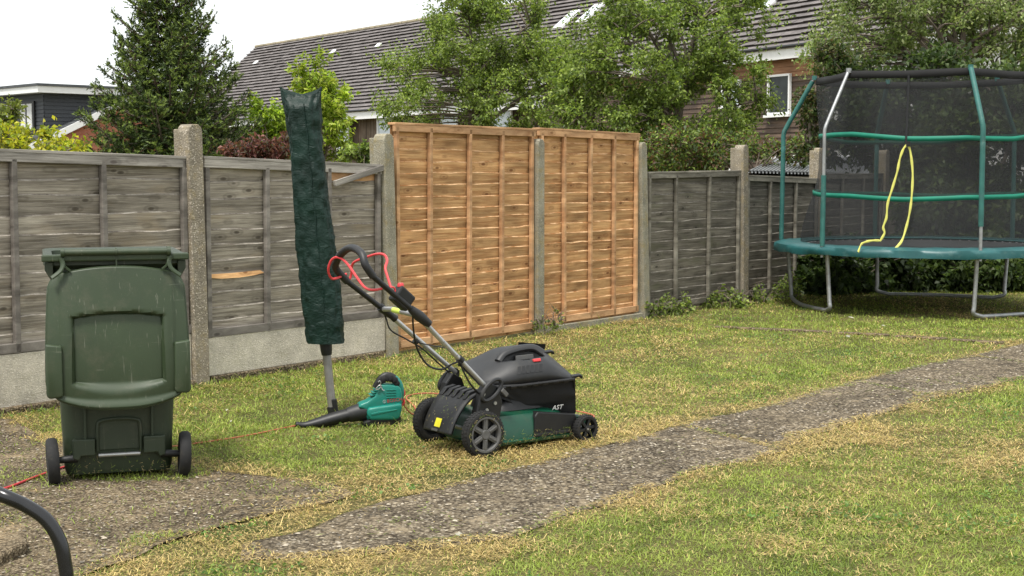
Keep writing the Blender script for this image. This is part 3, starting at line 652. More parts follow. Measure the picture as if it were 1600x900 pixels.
# rolled edge all round the lid
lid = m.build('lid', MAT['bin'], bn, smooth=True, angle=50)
sm = lid.modifiers.new('thickness', 'SOLIDIFY'); sm.thickness = .009; sm.offset = 1
edge = [lidp(0, j / 20) for j in range(21)] + [lidp(i / 24, 1) for i in range(1, 25)] + [lidp(1, 1 - j / 20) for j in range(1, 21)]
m = MB(); m.tube([(p[0], p[1] + .004, p[2]) for p in edge], .0085, 8); m.build('rolled_edge', MAT['bin'], lid, smooth=True)
top = [lidp(i / 24, 0) for i in range(25)]
m = MB(); m.tube([(p[0], p[1] - .002, p[2]) for p in top], .006, 6); m.build('top_lip', MAT['bin'], lid, smooth=True)
for s in (-1, 1):   # raised side flanges
    m = MB()
    pro = [(s * .238, .632), (s * .304, .640), (s * .306, .42), (s * .295, .405), (s * .245, .408), (s * .236, .42)]
    m.prism(pro, -.172, -.120, 'y'); m.build('side_flange', MAT['bin'], lid, bevel=.008, seg=3, smooth=True)
    m = MB(); m.tube(spline([(s * .235, -.108, 1.01), (s * .225, -.114, .985), (s * .235, -.122, .955), (s * .272, -.126, .925)], 4), .011, 8, flat=.6)
    m.tube(spline([(s * .222, -.112, 1.01), (s * .218, -.112, .975), (s * .195, -.110, .953)], 4), .006, 6); m.build('hinge_arm', MAT['bin'], lid, smooth=True)
    m = MB(); m.lathe([(.0, .008), (.021, .008), (.021, -.008), (0, -.008)], 'x', (s * .225, -.105, 1.032), 18); m.build('hinge_collar', MAT['bin'], lid, smooth=True)
m = MB(); m.tube([(-.225, -.105, 1.032), (.225, -.105, 1.032)], .015, 14); m.tube([(-.004, -.105, 1.032), (.004, -.105, 1.032)], .019, 14); m.build('handle_bar', MAT['bin'], bn, smooth=True)
m = MB(); m.box((0, -.105, .995), (.006, .01, .06)); m.build('handle_rib', MAT['bin_dark'], bn)

# ================================================================== COVERED ROTARY DRYER
rd = thing('rotary_dryer', 'folded rotary clothes dryer in a crinkled dark green cover, leaning left', 'clothes dryer', (-1.017, 8.273, 0))
base, topp = Vector((0, 0, 0)), Vector((-.165, .03, 1.83)); ax = (topp - base)
def along(t, dx=0, dy=0): return base + ax * t + Vector((dx, dy, 0))
m = MB(); m.tube([along(-.02), along(.30)], .024, 14); m.build('pole', MAT['steel_pole'], rd, smooth=True)
m = MB(); m.tube([along(.205), along(.232)], [.033, .036], 14); m.tube([along(.19), along(.205)], [.029, .033], 14); m.build('pole_collar', MAT['black'], rd, smooth=True)
m = MB(); m.box(along(.028, .022, -.02), (.028, .03, .10), Matrix.Rotation(R(-8), 3, 'Y')); m.tube([along(0), along(.03)], .028, 12); m.build('ground_socket', MAT['black'], rd, bevel=.004)
m = MB(); NC = 72
rings = []
for i in range(97):
    t = i / 96; tt = .228 + (1 - .228) * t; ring = []
    hw = .104 + .008 * math.sin(t * 7) - .010 * ss(.55, .9, t) + .018 * ss(.93, 1, t); dp = .075 - .055 * ss(.93, 1, t)
    for j in range(NC):
        a = 2 * math.pi * j / NC; c_, s_ = math.cos(a), math.sin(a)
        ex = math.copysign(abs(c_) ** .75, c_); ey = math.copysign(abs(s_) ** .75, s_)
        wr = (vnoise(a * 4.0, t * 26, 1., 41) - .5) * .013 + (vnoise(a * 9, t * 80, 1., 42) - .5) * .008
        wr = float(wr) * (1 if 0 < i else .3) + (float(vnoise(a * 3.5, t * 2.2, 1., 43)) - .5) * .011
        p = along(tt, ex * (hw + wr), ey * (dp + wr))
        if t > .93: p.z += (abs(c_) ** 4 * .045 - .018) * ss(.93, 1, t)
        ring.append(p)
    rings.append(ring)
loft(m, rings, True, False)
# gathered top closes between the two ears
n0 = len(rings) - 1; m.f.append(tuple(n0 * NC + j for j in range(NC))); m.m.append(0)
m.build('cover', MAT['cover'], rd, smooth=True, angle=70)
m = MB(); m.tube([along(.228 + .772 * i / 40, .02 + .003 * math.sin(i), -.0795) for i in range(39)], .0035, 5); m.build('cover_seam', MAT['cover'], rd, smooth=True)

# ================================================================== LAWN MOWER
MPHI = R(36.5); MORG = Vector((-.287, 7.265, 0))
mw = thing('lawn_mower', 'black and green electric lawn mower with silver handle tubes', 'lawn mower', MORG, MPHI)
_fw = Vector((math.cos(MPHI), math.sin(MPHI), 0)); _lf = Vector((-_fw.y, _fw.x, 0))
def ml(px, py, ly):
    d = ray(px, py); o0 = Vector((0, 0, CAM_H)); k = (MORG + _lf * ly - o0).dot(_lf) / d.dot(_lf); P = o0 + d * k - MORG
    return Vector((P.dot(_fw), ly, P.z))
def big_wheel(loc, s):
    o = MB(); o.lathe([(.083, .026), (.098, .029), (.109, .024), (.1125, .012), (.1125, -.012), (.109, -.024), (.098, -.029), (.083, -.026)], 'y', (0, 0, 0), 48)
    for j in range(40):      # tread blocks
        a = 2 * math.pi * j / 40
        for q in (-1, 1):
            rot = Matrix.Rotation(-a - q * .03, 3, 'Y'); o.box(rot @ Vector((.1115, q * .012, 0)), (.006, .016, .009), rot)
    w_ = o.build('wheel', MAT['rubber'], mw, smooth=True, loc=loc)
    t = MB(); t.lathe([(.083, s * .026), (.088, s * .031), (.079, s * .031), (.074, s * .022), (.074, -s * .02), (.083, -s * .024)], 'y', (0, 0, 0), 40); t.build('rim', MAT['hub_grey'] if s > 0 else MAT['black'], w_, smooth=True)
    h = MB(); h.lathe([(0, s * .027), (.022, s * .028), (.026, s * .024), (.027, -s * .015), (0, -s * .016)], 'y', (0, 0, 0), 24)
    for j in range(6):
        a = 2 * math.pi * j / 6 + .5; rot = Matrix.Rotation(-a, 3, 'Y'); h.box(rot @ Vector((.049, -s * .018, 0)), (.056, .014, .026), rot); h.box(rot @ Vector((.05, -s * .026, 0)), (.05, .006, .010), rot)
    h.build('hub', MAT['hub_grey'] if s > 0 else MAT['black'], w_, bevel=.0025)
    d = MB(); d.lathe([(0, -s * -.002), (.078, -s * -.002)], 'y', (0, 0, 0), 40); d.build('wheel_disc', MAT['black'], w_)
    return w_
big_wheel((.0, -.245, .1125), 1); big_wheel((.035, .245, .1125), -1)
def small_wheel(loc, s):
    o = MB(); o.lathe([(.052, .020), (.064, .021), (.071, .012), (.0715, 0), (.071, -.012), (.064, -.021), (.052, -.020)], 'y', (0, 0, 0), 36, closed=True)
    for j in range(30):
        a = 2 * math.pi * j / 30; rot = Matrix.Rotation(-a, 3, 'Y'); o.box(rot @ Vector((.0705, 0, 0)), (.004, .034, .006), rot)
    w_ = o.build('wheel', MAT['rubber'], mw, smooth=True, loc=loc)
    h = MB(); h.lathe([(0, .02), (.014, .02), (.016, -.016), (0, -.016)], 'y', (0, 0, 0), 20)
    for j in range(6):
        a = 2 * math.pi * j / 6 + .2; rot = Matrix.Rotation(-a, 3, 'Y'); h.box(rot @ Vector((.033, s * -.004, 0)), (.044, .022, .015), rot)
    h.build('hub', MAT['black'], w_, bevel=.002)
    c = MB(); c.lathe([(0, s * -.0215), (.006, s * -.0215), (.006, s * -.018)], 'y', (0, 0, 0), 12); c.lathe([(0, .0215), (.006, .0215), (.006, .018)], 'y', (0, 0, 0), 12); c.build('axle_bolt', MAT['silver'], w_)
small_wheel((.648, -.24, .0715), 1); small_wheel((.648, .24, .0715), -1)
# deck
def dring(z, x0, x1, hw, r=.06): return [(p[0] + (x0 + x1) / 2, p[1], z) for p in rrect(x1 - x0, -hw, hw, z, r, 4)]
m = MB(); loft(m, [dring(.035, .06, .60, .215), dring(.05, .05, .615, .222), dring(.055, .05, .61, .212), dring(.145, .06, .57, .205), dring(.175, .08, .53, .185), dring(.19, .12, .46, .14)], True, True)
deck = m.build('deck', MAT['mower_green'], mw, smooth=True, angle=35)
m = MB(); m.prism([(.335, .055), (.34, .16), (.36, .182), (.60, .150), (.625, .10), (.61, .055)], -.2165, .2165, 'y'); m.build('deck_side_skirt', MAT['black'], deck, bevel=.006)
m = MB(); m.box((.45, -.219, .066), (.23, .006, .014)); m.build('skirt_lip', MAT['dark_grey'], deck, bevel=.002)
m = MB(); m.prism([(.53, .05), (.53, .14), (.60, .15), (.70, .12), (.72, .08), (.70, .05)], -.19, .19, 'y'); m.build('front_bumper', MAT['mower_green'], deck, bevel=.012)
m = MB(); m.tube([(0, -.24, .1125), (.0175, 0, .1125), (.035, .24, .1125)], .011, 10); m.build('axle', MAT['galv'], mw, smooth=True); m = MB(); m.tube([(.648, -.24, .0715), (.648, .24, .0715)], .009, 10); m.build('axle', MAT['galv'], mw, smooth=True)
# motor cover under the collector
m = MB(); loft(m, [[(p[0] + .33, p[1], .19) for p in rrect(.34, -.15, .15, 0, .08)], [(p[0] + .33, p[1], .25) for p in rrect(.30, -.13, .13, 0, .08)], [(p[0] + .33, p[1], .275) for p in rrect(.22, -.09, .09, 0, .06)]], False, True); m.build('motor_cover', MAT['black'], mw, smooth=True)
# rear flap: curved plate with slots along its top
prof = [(.075, .300), (.035, .298), (-.005, .283), (-.045, .250), (-.080, .205), (-.105, .160), (-.125, .105)]
sp = [(p.x, p.y) for p in spline([(a, b, 0) for a, b in prof], 4)]
m = MB(); m.grid(lambda a, b: (sp[int(round(b * (len(sp) - 1)))][0], -.165 + .28 * a + .02 * b * (1 - 2 * a), sp[int(round(b * (len(sp) - 1)))][1]), 6, len(sp) - 1)
fl = m.build('rear_flap', MAT['dark_grey'], mw, smooth=True); s_ = fl.modifiers.new('thickness', 'SOLIDIFY'); s_.thickness = .012; s_.offset = -1
for k in range(5):
    m = MB(); m.prism([(.055, .293), (.0, .288), (-.03, .270), (.0, .304), (.055, .315)], -.13 + k * .05 - .004, -.13 + k * .05 + .026, 'y'); m.build('flap_vent', MAT['black'], fl, bevel=.003)
def flapq(y0, y1, t0, t1, off):
    vs = []
    for yy, t in ((y0, t0), (y1, t0), (y1, t1), (y0, t1)):
        k = t * (len(sp) - 1); i = min(int(k), len(sp) - 2); f = k - i; x = sp[i][0] * (1 - f) + sp[i + 1][0] * f; z = sp[i][1] * (1 - f) + sp[i + 1][1] * f
        dx, dz = sp[i + 1][0] - sp[i][0], sp[i + 1][1] - sp[i][1]; l = math.hypot(dx, dz); vs.append((x + dz / l * off, yy, z - dx / l * off))
    return vs
m = MB(); m.add(flapq(-.045, .005, .80, .92, .003), [(0, 1, 2, 3)]); m.build('warning_sticker', MAT['yellow'], fl, fix=False)
m = MB(); m.add(flapq(-.035, .02, .945, .985, .003), [(0, 1, 2, 3)]); m.build('small_label', MAT['hub_grey'], fl, fix=False)
# side cheeks that carry the handle
for s, dx in ((-1, 0), (1, .035)):
    m = MB(); m.prism([(-.02 + dx, .16), (.13 + dx, .16), (.15 + dx, .25), (.12 + dx, .33), (.06 + dx, .36), (.02 + dx, .31)], s * .155, s * .205, 'y'); m.build('handle_bracket', MAT['black'], mw, bevel=.008)
    m = MB(); q = [(.075 + dx + .055 * math.cos(a) * 1.0 - .018 * math.sin(a), s * .215, .318 + .030 * math.sin(a) + .040 * math.cos(a)) for a in np.linspace(0, 2 * math.pi, 24, endpoint=False)]
    m.tube(q, .010, 8, closed=True); m.build('clamp_lever', MAT['dark_grey'], mw, smooth=True)
    for kx, kz in ((.03, .30), (.10, .25), (.05, .22)):
        m = MB(); m.lathe([(0, s * -.212), (.009, s * -.212), (.009, s * -.2)], 'y', (kx + dx, 0, kz), 10); m.build('screw', MAT['silver'], mw)
m = MB(); m.box((.145, -.225, .30), (.045, .012, .022), Matrix.Rotation(R(45), 3, 'Y')); m.build('height_lever', MAT['hub_grey'], mw, bevel=.003)
# lower silver tubes
NB, NT = Vector((.075, -.19, .315)), Vector((-.36, -.19, .728)); FB, FT = Vector((.137, .19, .355)), Vector((-.272, .19, .688))
for a, b in ((NB, NT), (FB, FT)):
    m = MB(); m.tube([a, b], .0125, 14); m.build('lower_tube', MAT['silver'], mw, smooth=True)
    for t in (.45, .62):
        c = a.lerp(b, t); m = MB(); m.lathe([(0, .014), (.005, .014), (.005, .010)], 'y', c, 8); m.build('tube_button', MAT['galv'], mw)
m = MB(); c0 = ml(600, 483, .17); c1 = ml(648, 492, -.17); m.tube([c0, c0.lerp(c1, .25) + Vector((0, 0, .006)), c1], .0125, 12); cb_ = m.build('cross_bar', MAT['silver'], mw, smooth=True)
m = MB(); m.tube([c0.lerp(c1, .32) + Vector((0, 0, .005)), c0.lerp(c1, .58) + Vector((0, 0, .003))], .0133, 12); m.build('bar_label', MAT['yellow_green'], cb_, smooth=True)
# black upper handle with the arched padded grip
N1, F1 = ml(583, 432, -.19), ml(543, 440, .19)
m = MB(); m.tube([NT + (N1 - NT).normalized() * -.05, NT, N1], [.021, .015, .0135], 10); uh = m.build('upper_handle', MAT['black'], mw, smooth=True)
m = MB(); m.tube([FT + (F1 - FT).normalized() * -.06, FT, F1], [.020, .014, .0135], 10); m.build('upper_handle', MAT['black'], mw, smooth=True)
m = MB(); gr = spline([N1, ml(571, 414, -.185), ml(566, 398, -.155), ml(556, 389, -.09), ml(545, 388, -.01), ml(534, 396, .07), ml(526, 408, .14), ml(525, 420, .18), F1], 6)
m.tube(gr, .0185, 12); m.build('grip', MAT['dark_grey'], uh, smooth=True)
m = MB(); q0 = NT; dn = (NT - N1).normalized(); m.tube([NT - dn * .02, NT + dn * .04, NT + dn * .11], [.018, .027, .020], 12); m.build('tube_joint', MAT['dark_grey'], uh, smooth=True)
m = MB(); m.tube([FT - (FT - F1).normalized() * .05, FT + (FT - F1).normalized() * .03], [.022, .018], 10); m.build('tube_joint', MAT['black'], uh, smooth=True)
# switch box
sb0 = ml(628, 466, -.17); rot = Matrix.Rotation(R(40), 3, 'Y')
m = MB(); m.box(sb0, (.10, .055, .085), rot); sbx = m.build('switch_box', MAT['black'], mw, bevel=.010)
m = MB(); m.lathe([(0, .012), (.012, .012), (.016, .005), (.016, -.006)], 'z', ml(626, 446, -.17), 16); m.build('switch_button', MAT['red'], sbx, smooth=True)
m = MB(); cc = ml(613, 454, -.18); m.tube([cc + Vector((.016 * math.cos(a), 0, .016 * math.sin(a))) for a in np.linspace(0, 6.283, 14, endpoint=False)], .0045, 6, closed=True); m.build('switch_ring', MAT['red'], sbx, smooth=True)
# the two red bail bars
def bar(name, pts): 
    m = MB(); m.tube(spline([ml(*p) for p in pts], 5), .0062, 8); m.build(name, MAT['red'], mw, smooth=True)
bar('bail_bar', [(597, 451, -.185), (582, 453, -.17), (570, 449, -.14), (558, 434, -.08), (545, 415, .0), (535, 405, .06), (525, 402, .10), (517, 408, .13), (513, 422, .15), (517, 434, .165), (525, 435, .17), (541, 428, .185)])
bar('bail_bar', [(546, 437, .185), (549, 428, .18), (550, 415, .16), (556, 408, .13), (572, 402, .07), (588, 397, .0), (600, 398, -.06), (605, 407, -.10), (602, 419, -.13), (606, 434, -.16), (611, 450, -.19)])
# cables
def cable(pts, r=.0042):
    m = MB(); m.tube(spline([ml(*p) for p in pts], 8), r, 6); m.build('cable', MAT['black'], mw, smooth=True)
cable([(645, 488, -.19), (646, 515, -.15), (652, 545, -.1), (668, 570, -.1), (690, 577, -.14), (708, 568, -.18), (719, 566, -.2), (724, 580, -.2), (735, 600, -.2), (748, 615, -.19)], .005)
cable([(545, 440, .19), (575, 462, .19), (600, 490, .2), (610, 515, .2), (635, 530, .2), (660, 545, .19), (690, 572, .19), (712, 590, .19)])
cable([(652, 535, .19), (675, 540, .1), (700, 545, -.05), (718, 556, -.17)], .003)
m = MB(); cc = ml(719, 562, -.19); dd = (NT - NB).normalized(); m.tube([cc - dd * .013, cc + dd * .013], .019, 10); m.build('cable_clip', MAT['black'], mw, smooth=True); m = MB(); cc = ml(650, 533, .19); m.tube([cc - dd * .01, cc + dd * .01], .017, 10); m.build('cable_clip', MAT['black'], mw, smooth=True)

# ================================================================== GRASS COLLECTOR lying on the mower
bx_ = thing('grass_collector', 'black grass collector box resting on top of the green mower deck', 'grass box')
e1 = Vector((math.cos(R(24)) * math.cos(R(3)), math.sin(R(24)) * math.cos(R(3)), math.sin(R(3)))).normalized(); up0 = Vector((0, 0, 1))
e2 = up0.cross(e1).normalized(); e3 = e1.cross(e2); rl = R(15); e2r = e2 * math.cos(rl) + e3 * math.sin(rl); e3r = e1.cross(e2r)
rc = at(897, 592, 7.42)           # near front corner of the rim
mt = Matrix((e1, e2r, e3r)).transposed().to_4x4(); mt.translation = rc; bx_.matrix_world = mt
# local: x 0 at front rim -> -L at rear, y 0 near -> W far, z up from the rim
BL, BW = .50, .36
def lidh(x, y):
    t = -x / BL; hh = .104 * ss(-.05, .34, t) ** .8 * (1 - .62 * ss(.55, 1.0, t)); c_ = 1 - abs(y / BW * 2 - 1) ** 2.8
    return .004 + hh * c_ ** .5 if c_ > 0 else .004
def lidg(a, b):
    y = BW * b; xx = -BL * a + .0; tp = 1 - .18 * ss(.6, 1, a); y = BW / 2 + (y - BW / 2) * tp
    z = lidh(xx, BW * b)
    px_, py_ = (xx + .235) / .115, (b - .37) / .13
    z -= .045 * ss(1.0, .70, math.hypot(px_ * .9, py_) ** 1.0 if abs(px_) < 2 else 9)
    return (xx, y, z)
m = MB(); m.grid(lidg, 56, 48); lidc = m.build('collector_lid', MAT['dark_grey'], bx_, smooth=True, angle=60); s_ = lidc.modifiers.new('thickness', 'SOLIDIFY'); s_.thickness = .004
m = MB()
for yy, q in ((-.003, 1), (BW + .003, -1)):
    m.tube([(0.0, yy, .0), (-.3, yy, .0), (-.42, yy + q * .02, .0), (-BL, yy + q * .03, .0)], .009, 8)
for k in range(7): m.box((-.05 - .058 * k, -.006, -.002), (.030, .014, .014))
m.build('rim', MAT['black'], bx_, bevel=.002)
# carry handle bridging the recess
m = MB(); hp = [(-.365, .14, .080), (-.32, .165, .108), (-.235, .175, .122), (-.16, .17, .122), (-.115, .14, .098)]
m.tube(spline(hp, 5), .017, 10, flat=1.3); m.build('carry_handle', MAT['dark_grey'], lidc, smooth=True)
m = MB(); m.box((-.215, .150, .083), (.10, .010, .026), Matrix.Rotation(R(-20), 3, 'X')); m.build('handle_back', MAT['hub_grey'], lidc, bevel=.003)
m = MB(); m.box((-.185, .070, .095), (.042, .022, .016), Matrix.Rotation(R(-28), 3, 'X')); m.build('release_tab', MAT['red'], lidc, bevel=.004)
# diagonal vent grille on the near flank
for k in range(6):
    x0 = -.175 - .024 * k; m = MB()
    def vp(x, yb, off=.002):
        z = lidg(-x / BL, yb)[2]; y = lidg(-x / BL, yb)[1]; return (x, y - off, z + off)
    m.add([vp(x0, .045), vp(x0 - .017, .045), vp(x0 - .017 + .012, .13), vp(x0 + .012, .13)], [(0, 1, 2, 3)]); o = m.build('vent_slot', MAT['black'], lidc, fix=True)
# fabric body under the rim
def fab(a, b):
    pts = [(-BL + .02, .02, 0), (0, 0, 0)]
    x = -BL * (1 - a) + .0; sag = -.205 * b * (1 - .0 * a); y = .004 + .02 * math.sin(a * 3.1) * math.sin(b * 3) - .012 * math.sin(b * math.pi) + (float(vnoise(a * 6, b * 5, 1., 51)) - .5) * .014
    if b > .55 and a > .35: y += .022 * ss(.55, .75, b) * ss(.35, .5, a) * (1 - ss(.80, .98, a))
    x2 = x + .02 * b if a > .5 else x + .16 * b * (1 - 2 * a) ** 1.0
    return (x2, y, sag * (.45 + .55 * ss(0, .5, a)))
m = MB(); m.grid(fab, 30, 20); m.grid(lambda a, b: (fab(a, b)[0], BW - fab(a, b)[1], fab(a, b)[2]), 30, 20)
m.grid(lambda a, b: (fab(a, 1)[0], fab(a, 1)[1] * (1 - b) + (BW - fab(a, 1)[1]) * b, fab(a, 1)[2]), 30, 6); m.grid(lambda a, b: (fab(0, b)[0], fab(0, b)[1] * (1 - a) + (BW - fab(0, b)[1]) * a, fab(0, b)[2]), 6, 20)
fb = m.build('fabric_bag', MAT['cloth'], bx_, smooth=True, angle=60)
# frame of the open mouth and its two hooks
m = MB(); fr = [(.0, 0, 0), (.022, .006, -.19), (.022, BW - .006, -.19), (0, BW, 0), (-.03, BW - .02, .07), (-.06, BW * .5, .10), (-.03, .02, .06)]
m.tube([(.0, 0, 0), (.022, .006, -.19), (.022, BW - .006, -.19), (.0, BW, 0)], .007, 6); m.build('mouth_frame', MAT['black'], bx_)
for yy in (.012, BW - .012):
    m = MB(); m.prism([(-.03, -.008), (-.01, .016), (.035, .018), (.05, .010), (.05, -.006), (.04, -.004), (.03, .006), (.012, .004), (0, -.015)], yy - .012, yy + .012, 'y'); m.build('hook', MAT['black'], bx_, bevel=.003)
# raised mouth hood on the far side
m = MB(); m.grid(lambda a, b: (-.16 + .16 * a, BW - .012 * b, .0 + .085 * b * (1 - .35 * a)), 8, 6); m.build('mouth_side', MAT['cloth'], bx_)
text_mesh('lettering', 'AST', .034, MAT['letter'], fb, (-.120, -.0135, -.152), (R(90), 0, 0), .001, .25)

# ================================================================== LEAF BLOWER
bl = thing('leaf_blower', 'green handheld leaf blower with curved black nozzle lying on the lawn', 'leaf blower', (-1.17, 7.87, 0), R(14))
m = MB(); nz = spline([(.0, 0, .022), (.05, 0, .014), (.11, 0, .022), (.19, 0, .040), (.26, 0, .056), (.30, 0, .064)], 4)
m.tube(nz, [.016 + .020 * ss(0, .7, i / (len(nz) - 1)) for i in range(len(nz))], 18, caps=False, flat=1.15)
nzo = m.build('nozzle', MAT['black'], bl, smooth=True); s_ = nzo.modifiers.new('thickness', 'SOLIDIFY'); s_.thickness = .003
m = MB(); m.tube([(.285, 0, .060), (.30, 0, .064), (.325, 0, .069), (.36, 0, .076), (.405, 0, .085)], [.040, .043, .046, .049, .052], 20); m.build('nozzle_collar', MAT['dark_grey'], bl, smooth=True)
pro = [(.335, .105), (.345, .125), (.385, .138), (.425, .165), (.445, .205), (.455, .228), (.50, .228), (.555, .222), (.572, .20), (.580, .15), (.575, .10), (.565, .045), (.545, .030), (.39, .030), (.375, .06), (.37, .095)]
m = MB(); m.prism(pro, -.048, .048, 'y'); body = m.build('housing', MAT['blower_green'], bl, bevel=.016, seg=3, smooth=True)
m = MB(); m.prism([(.385, .105), (.44, .112), (.50, .118), (.568, .125), (.572, .10), (.56, .048), (.54, .035), (.395, .04), (.38, .07)], -.078, .078, 'y'); m.build('fan_housing', MAT['blower_green'], bl, bevel=.016, seg=3, smooth=True)
m = MB(); m.prism([(.36, .004), (.36, .03), (.40, .042), (.54, .042), (.565, .055), (.57, .02), (.56, .002)], -.068, .068, 'y'); m.build('intake_base', MAT['black'], bl, bevel=.008)
m = MB(); m.prism([(.40, .078), (.44, .086), (.54, .096), (.545, .090), (.44, .072), (.40, .066)], -.081, -.074, 'y'); m.build('housing_crease', MAT['blower_green'], body, bevel=.003)
for k in range(4):
    m = MB(); m.box((.425 + .012 * k, 0, .172 + .013 * k), (.045, .088, .004), Matrix.Rotation(R(-8), 3, 'Y')); m.build('vent_rib', MAT['blower_green'], body, bevel=.0015)
    m = MB(); m.box((.515, -.049, .155 + .014 * k), (.055, .004, .005)); m.build('vent_rib', MAT['blower_green'], body, bevel=.0015)
m = MB(); hd = spline([(.435, 0, .205), (.465, 0, .250), (.495, 0, .268), (.53, 0, .258), (.562, 0, .225), (.575, 0, .18), (.572, 0, .14)], 5)
hr_ = [.019 + .004 * math.sin(i / len(hd) * 3) for i in range(len(hd))]; k_ = 17; m.tube(hd[:k_], hr_[:k_], 14, flat=.85); m.build('handle', MAT['black'], bl, smooth=True); m = MB(); m.tube(hd[k_ - 1:], hr_[k_ - 1:], 14, flat=.85); m.build('rear_grip', MAT['blower_green'], bl, smooth=True)
m = MB(); m.tube(spline([(.435, -.03, .215), (.475, -.04, .255), (.51, -.042, .262), (.545, -.038, .24), (.552, -.034, .205)], 5), [.010 + .007 * math.sin(i / 20 * 3.1) + .003 * (i % 3) for i in range(21)], 8, flat=.6); m.build('strap', MAT['cloth'], bl, smooth=True)
m = MB(); m.tube(spline([(.452, -.05, .225), (.458, -.055, .238), (.452, -.056, .250), (.444, -.054, .244)], 5), .0035, 6); m.tube(spline([(.43, -.052, .205), (.445, -.056, .205), (.46, -.056, .222), (.448, -.056, .225), (.432, -.053, .208)], 5), .0032, 6)
m.tube(spline([(.462, -.05, .215), (.468, -.055, .20), (.478, -.055, .198)], 5), .003, 6); m.build('clip', MAT['silver'], bl, smooth=True)
text_mesh('lettering', 'BOSCH', .026, MAT['red_print'], body, (.492, -.0495, .128), (R(90), R(-6), 0), .0006, 0)
m = MB(); m.tube([(.478 + .008 * math.cos(a), -.0492, .135 + .008 * math.sin(a)) for a in np.linspace(0, 6.283, 16, endpoint=False)], .0015, 5, closed=True); m.box((.478, -.0492, .135), (.003, .001, .012)); m.build('emblem', MAT['grey_print'], body)
m = MB(); m.tube(spline([(.575, 0, .20), (.592, 0, .19), (.597, 0, .165), (.585, 0, .15)], 5), .005, 6); m.tube(spline([(.572, 0, .10), (.59, 0, .11), (.594, 0, .125), (.588, 0, .14)], 5), .0065, 8); m.build('power_lead', MAT['red'], bl, smooth=True)

# ================================================================== CORDS
def cord(name, pts, mat, label, r=.0042, z=.012):
    m = MB(); m.tube(spline([(p[0], p[1], (p[2] if len(p) > 2 else z)) for p in pts], 8), r, 6); tag(m.build(name, mat, smooth=True), label, 'cable')
cord('extension_cord', [(-.605, 8.02, .12), (-.57, 8.08, .055), (-.54, 8.2, .022), (-.57, 8.5, .02), (-.64, 8.84, .02), (-.56, 9.0, .02), (-.38, 8.95, .02), (-.1, 8.7, .02), (.2, 8.5, .02), (.45, 8.2, .02), (.4, 7.9, .03)], MAT['cord'], 'orange cord running from the leaf blower round behind the mower')
cord('extension_cord', [(-1.16, 7.885, .014), (-1.22, 7.82, .012), (-1.33, 7.68, .008), (-1.44, 7.53, .010), (-1.55, 7.45, .006), (-1.66, 7.33, .009), (-1.8, 7.2, .012)], MAT['cord'], 'thin orange cord trailing from the blower nozzle towards the bin')
cord('red_cable', [(-2.0, 6.9, .018), (-2.08, 6.72, .018), (-2.12, 6.58, .018), (-2.15, 6.45, .018), (-2.2, 6.25, .018), (-2.32, 6.05, .018), (-2.5, 5.9, .018)], MAT['red_cord'], 'red cable on the patio by the left wheel of the bin', .006)

# ================================================================== BLACK TUBE FRAME at the bottom left corner
tf = thing('tube_frame', 'glossy black bent metal tube frame at the bottom left corner', 'tube frame', (-1.0, 2.6, 0))
MAT['gloss_black'] = simple('gloss_black_paint', (.012, .012, .013), .22, .15, 8)
TY = 2.62
tp = [at(-120, 755, TY + .12), at(-40, 752, TY + .05), at(0, 772, TY), at(40, 790, TY), at(72, 812, TY), at(93, 845, TY), at(102, 885, TY), at(106, 930, TY)]
lo = tp[-1].copy(); tp += [Vector((lo.x + .008, lo.y, .35)), Vector((lo.x + .012, lo.y, .012))]
off = Vector((-1.0, 2.6, 0))
m = MB(); m.tube([p - off for p in spline(tp, 7)], .0128, 14); m.build('front_leg', MAT['gloss_black'], tf, smooth=True)
a0 = tp[0] - off; m = MB(); m.tube(spline([a0, a0 + Vector((-.12, .05, -.02)), a0 + Vector((-.2, .1, -.15)), a0 + Vector((-.22, .12, -.5)), Vector((a0.x - .23, a0.y + .13, .012))], 6), .0128, 14); m.build('rear_leg', MAT['gloss_black'], tf, smooth=True)
m = MB(); m.tube([Vector((lo.x + .008, lo.y, .32)) - off, Vector((a0.x - .225, a0.y + .125, .32))], .010, 10); m.build('stretcher', MAT['gloss_black'], tf, smooth=True)
m = MB(); 
for p in (Vector((lo.x + .012, lo.y, .012)) - off, Vector((a0.x - .23, a0.y + .13, .012))): m.lathe([(0, -.012), (.019, -.012), (.019, .012), (.016, .03)], 'z', p, 14)
m.build('foot_cap', MAT['rubber'], tf, smooth=True)

# ================================================================== TRAMPOLINE
TC, TR, TA = Vector((4.2, 15.05, 0)), 1.35, R(-25)
tr = thing('trampoline', 'round garden trampoline with teal pads and black safety net', 'trampoline', TC)
def tpnt(deg, r, z): a = R(deg) + TA; return Vector((r * math.cos(a), r * math.sin(a), z))
PD = [0, 60, 120, 180, 240, 300]
def legpair(d0, d1):
    m = MB(); a0, a1 = tpnt(d0, 1.40, .60), tpnt(d1, 1.40, .60); b0, b1 = tpnt(d0, 1.35, .06), tpnt(d1, 1.35, .06); mid = (b0 + b1) / 2 * 1.06; mid.z = .028
    i0, i1 = b0.lerp(b1, .09), b0.lerp(b1, .91); i0.z = i1.z = .026
    m.tube([a0] + spline([a0.lerp(b0, .9), b0, i0], 5), .021, 10); m.tube(spline([i0, mid, i1], 8), .021, 10); m.tube([a1] + spline([a1.lerp(b1, .9), b1, i1], 5), .021, 10)
    m.build('leg', MAT['galv'], tr, smooth=True)
legpair(180, 240); legpair(300, 0); legpair(60, 120)
ring = [tpnt(5 * k, 1.40, .60) for k in range(72)]
m = MB(); m.tube(ring, .022, 8, closed=True); m.build('frame_ring', MAT['galv'], tr, smooth=True)
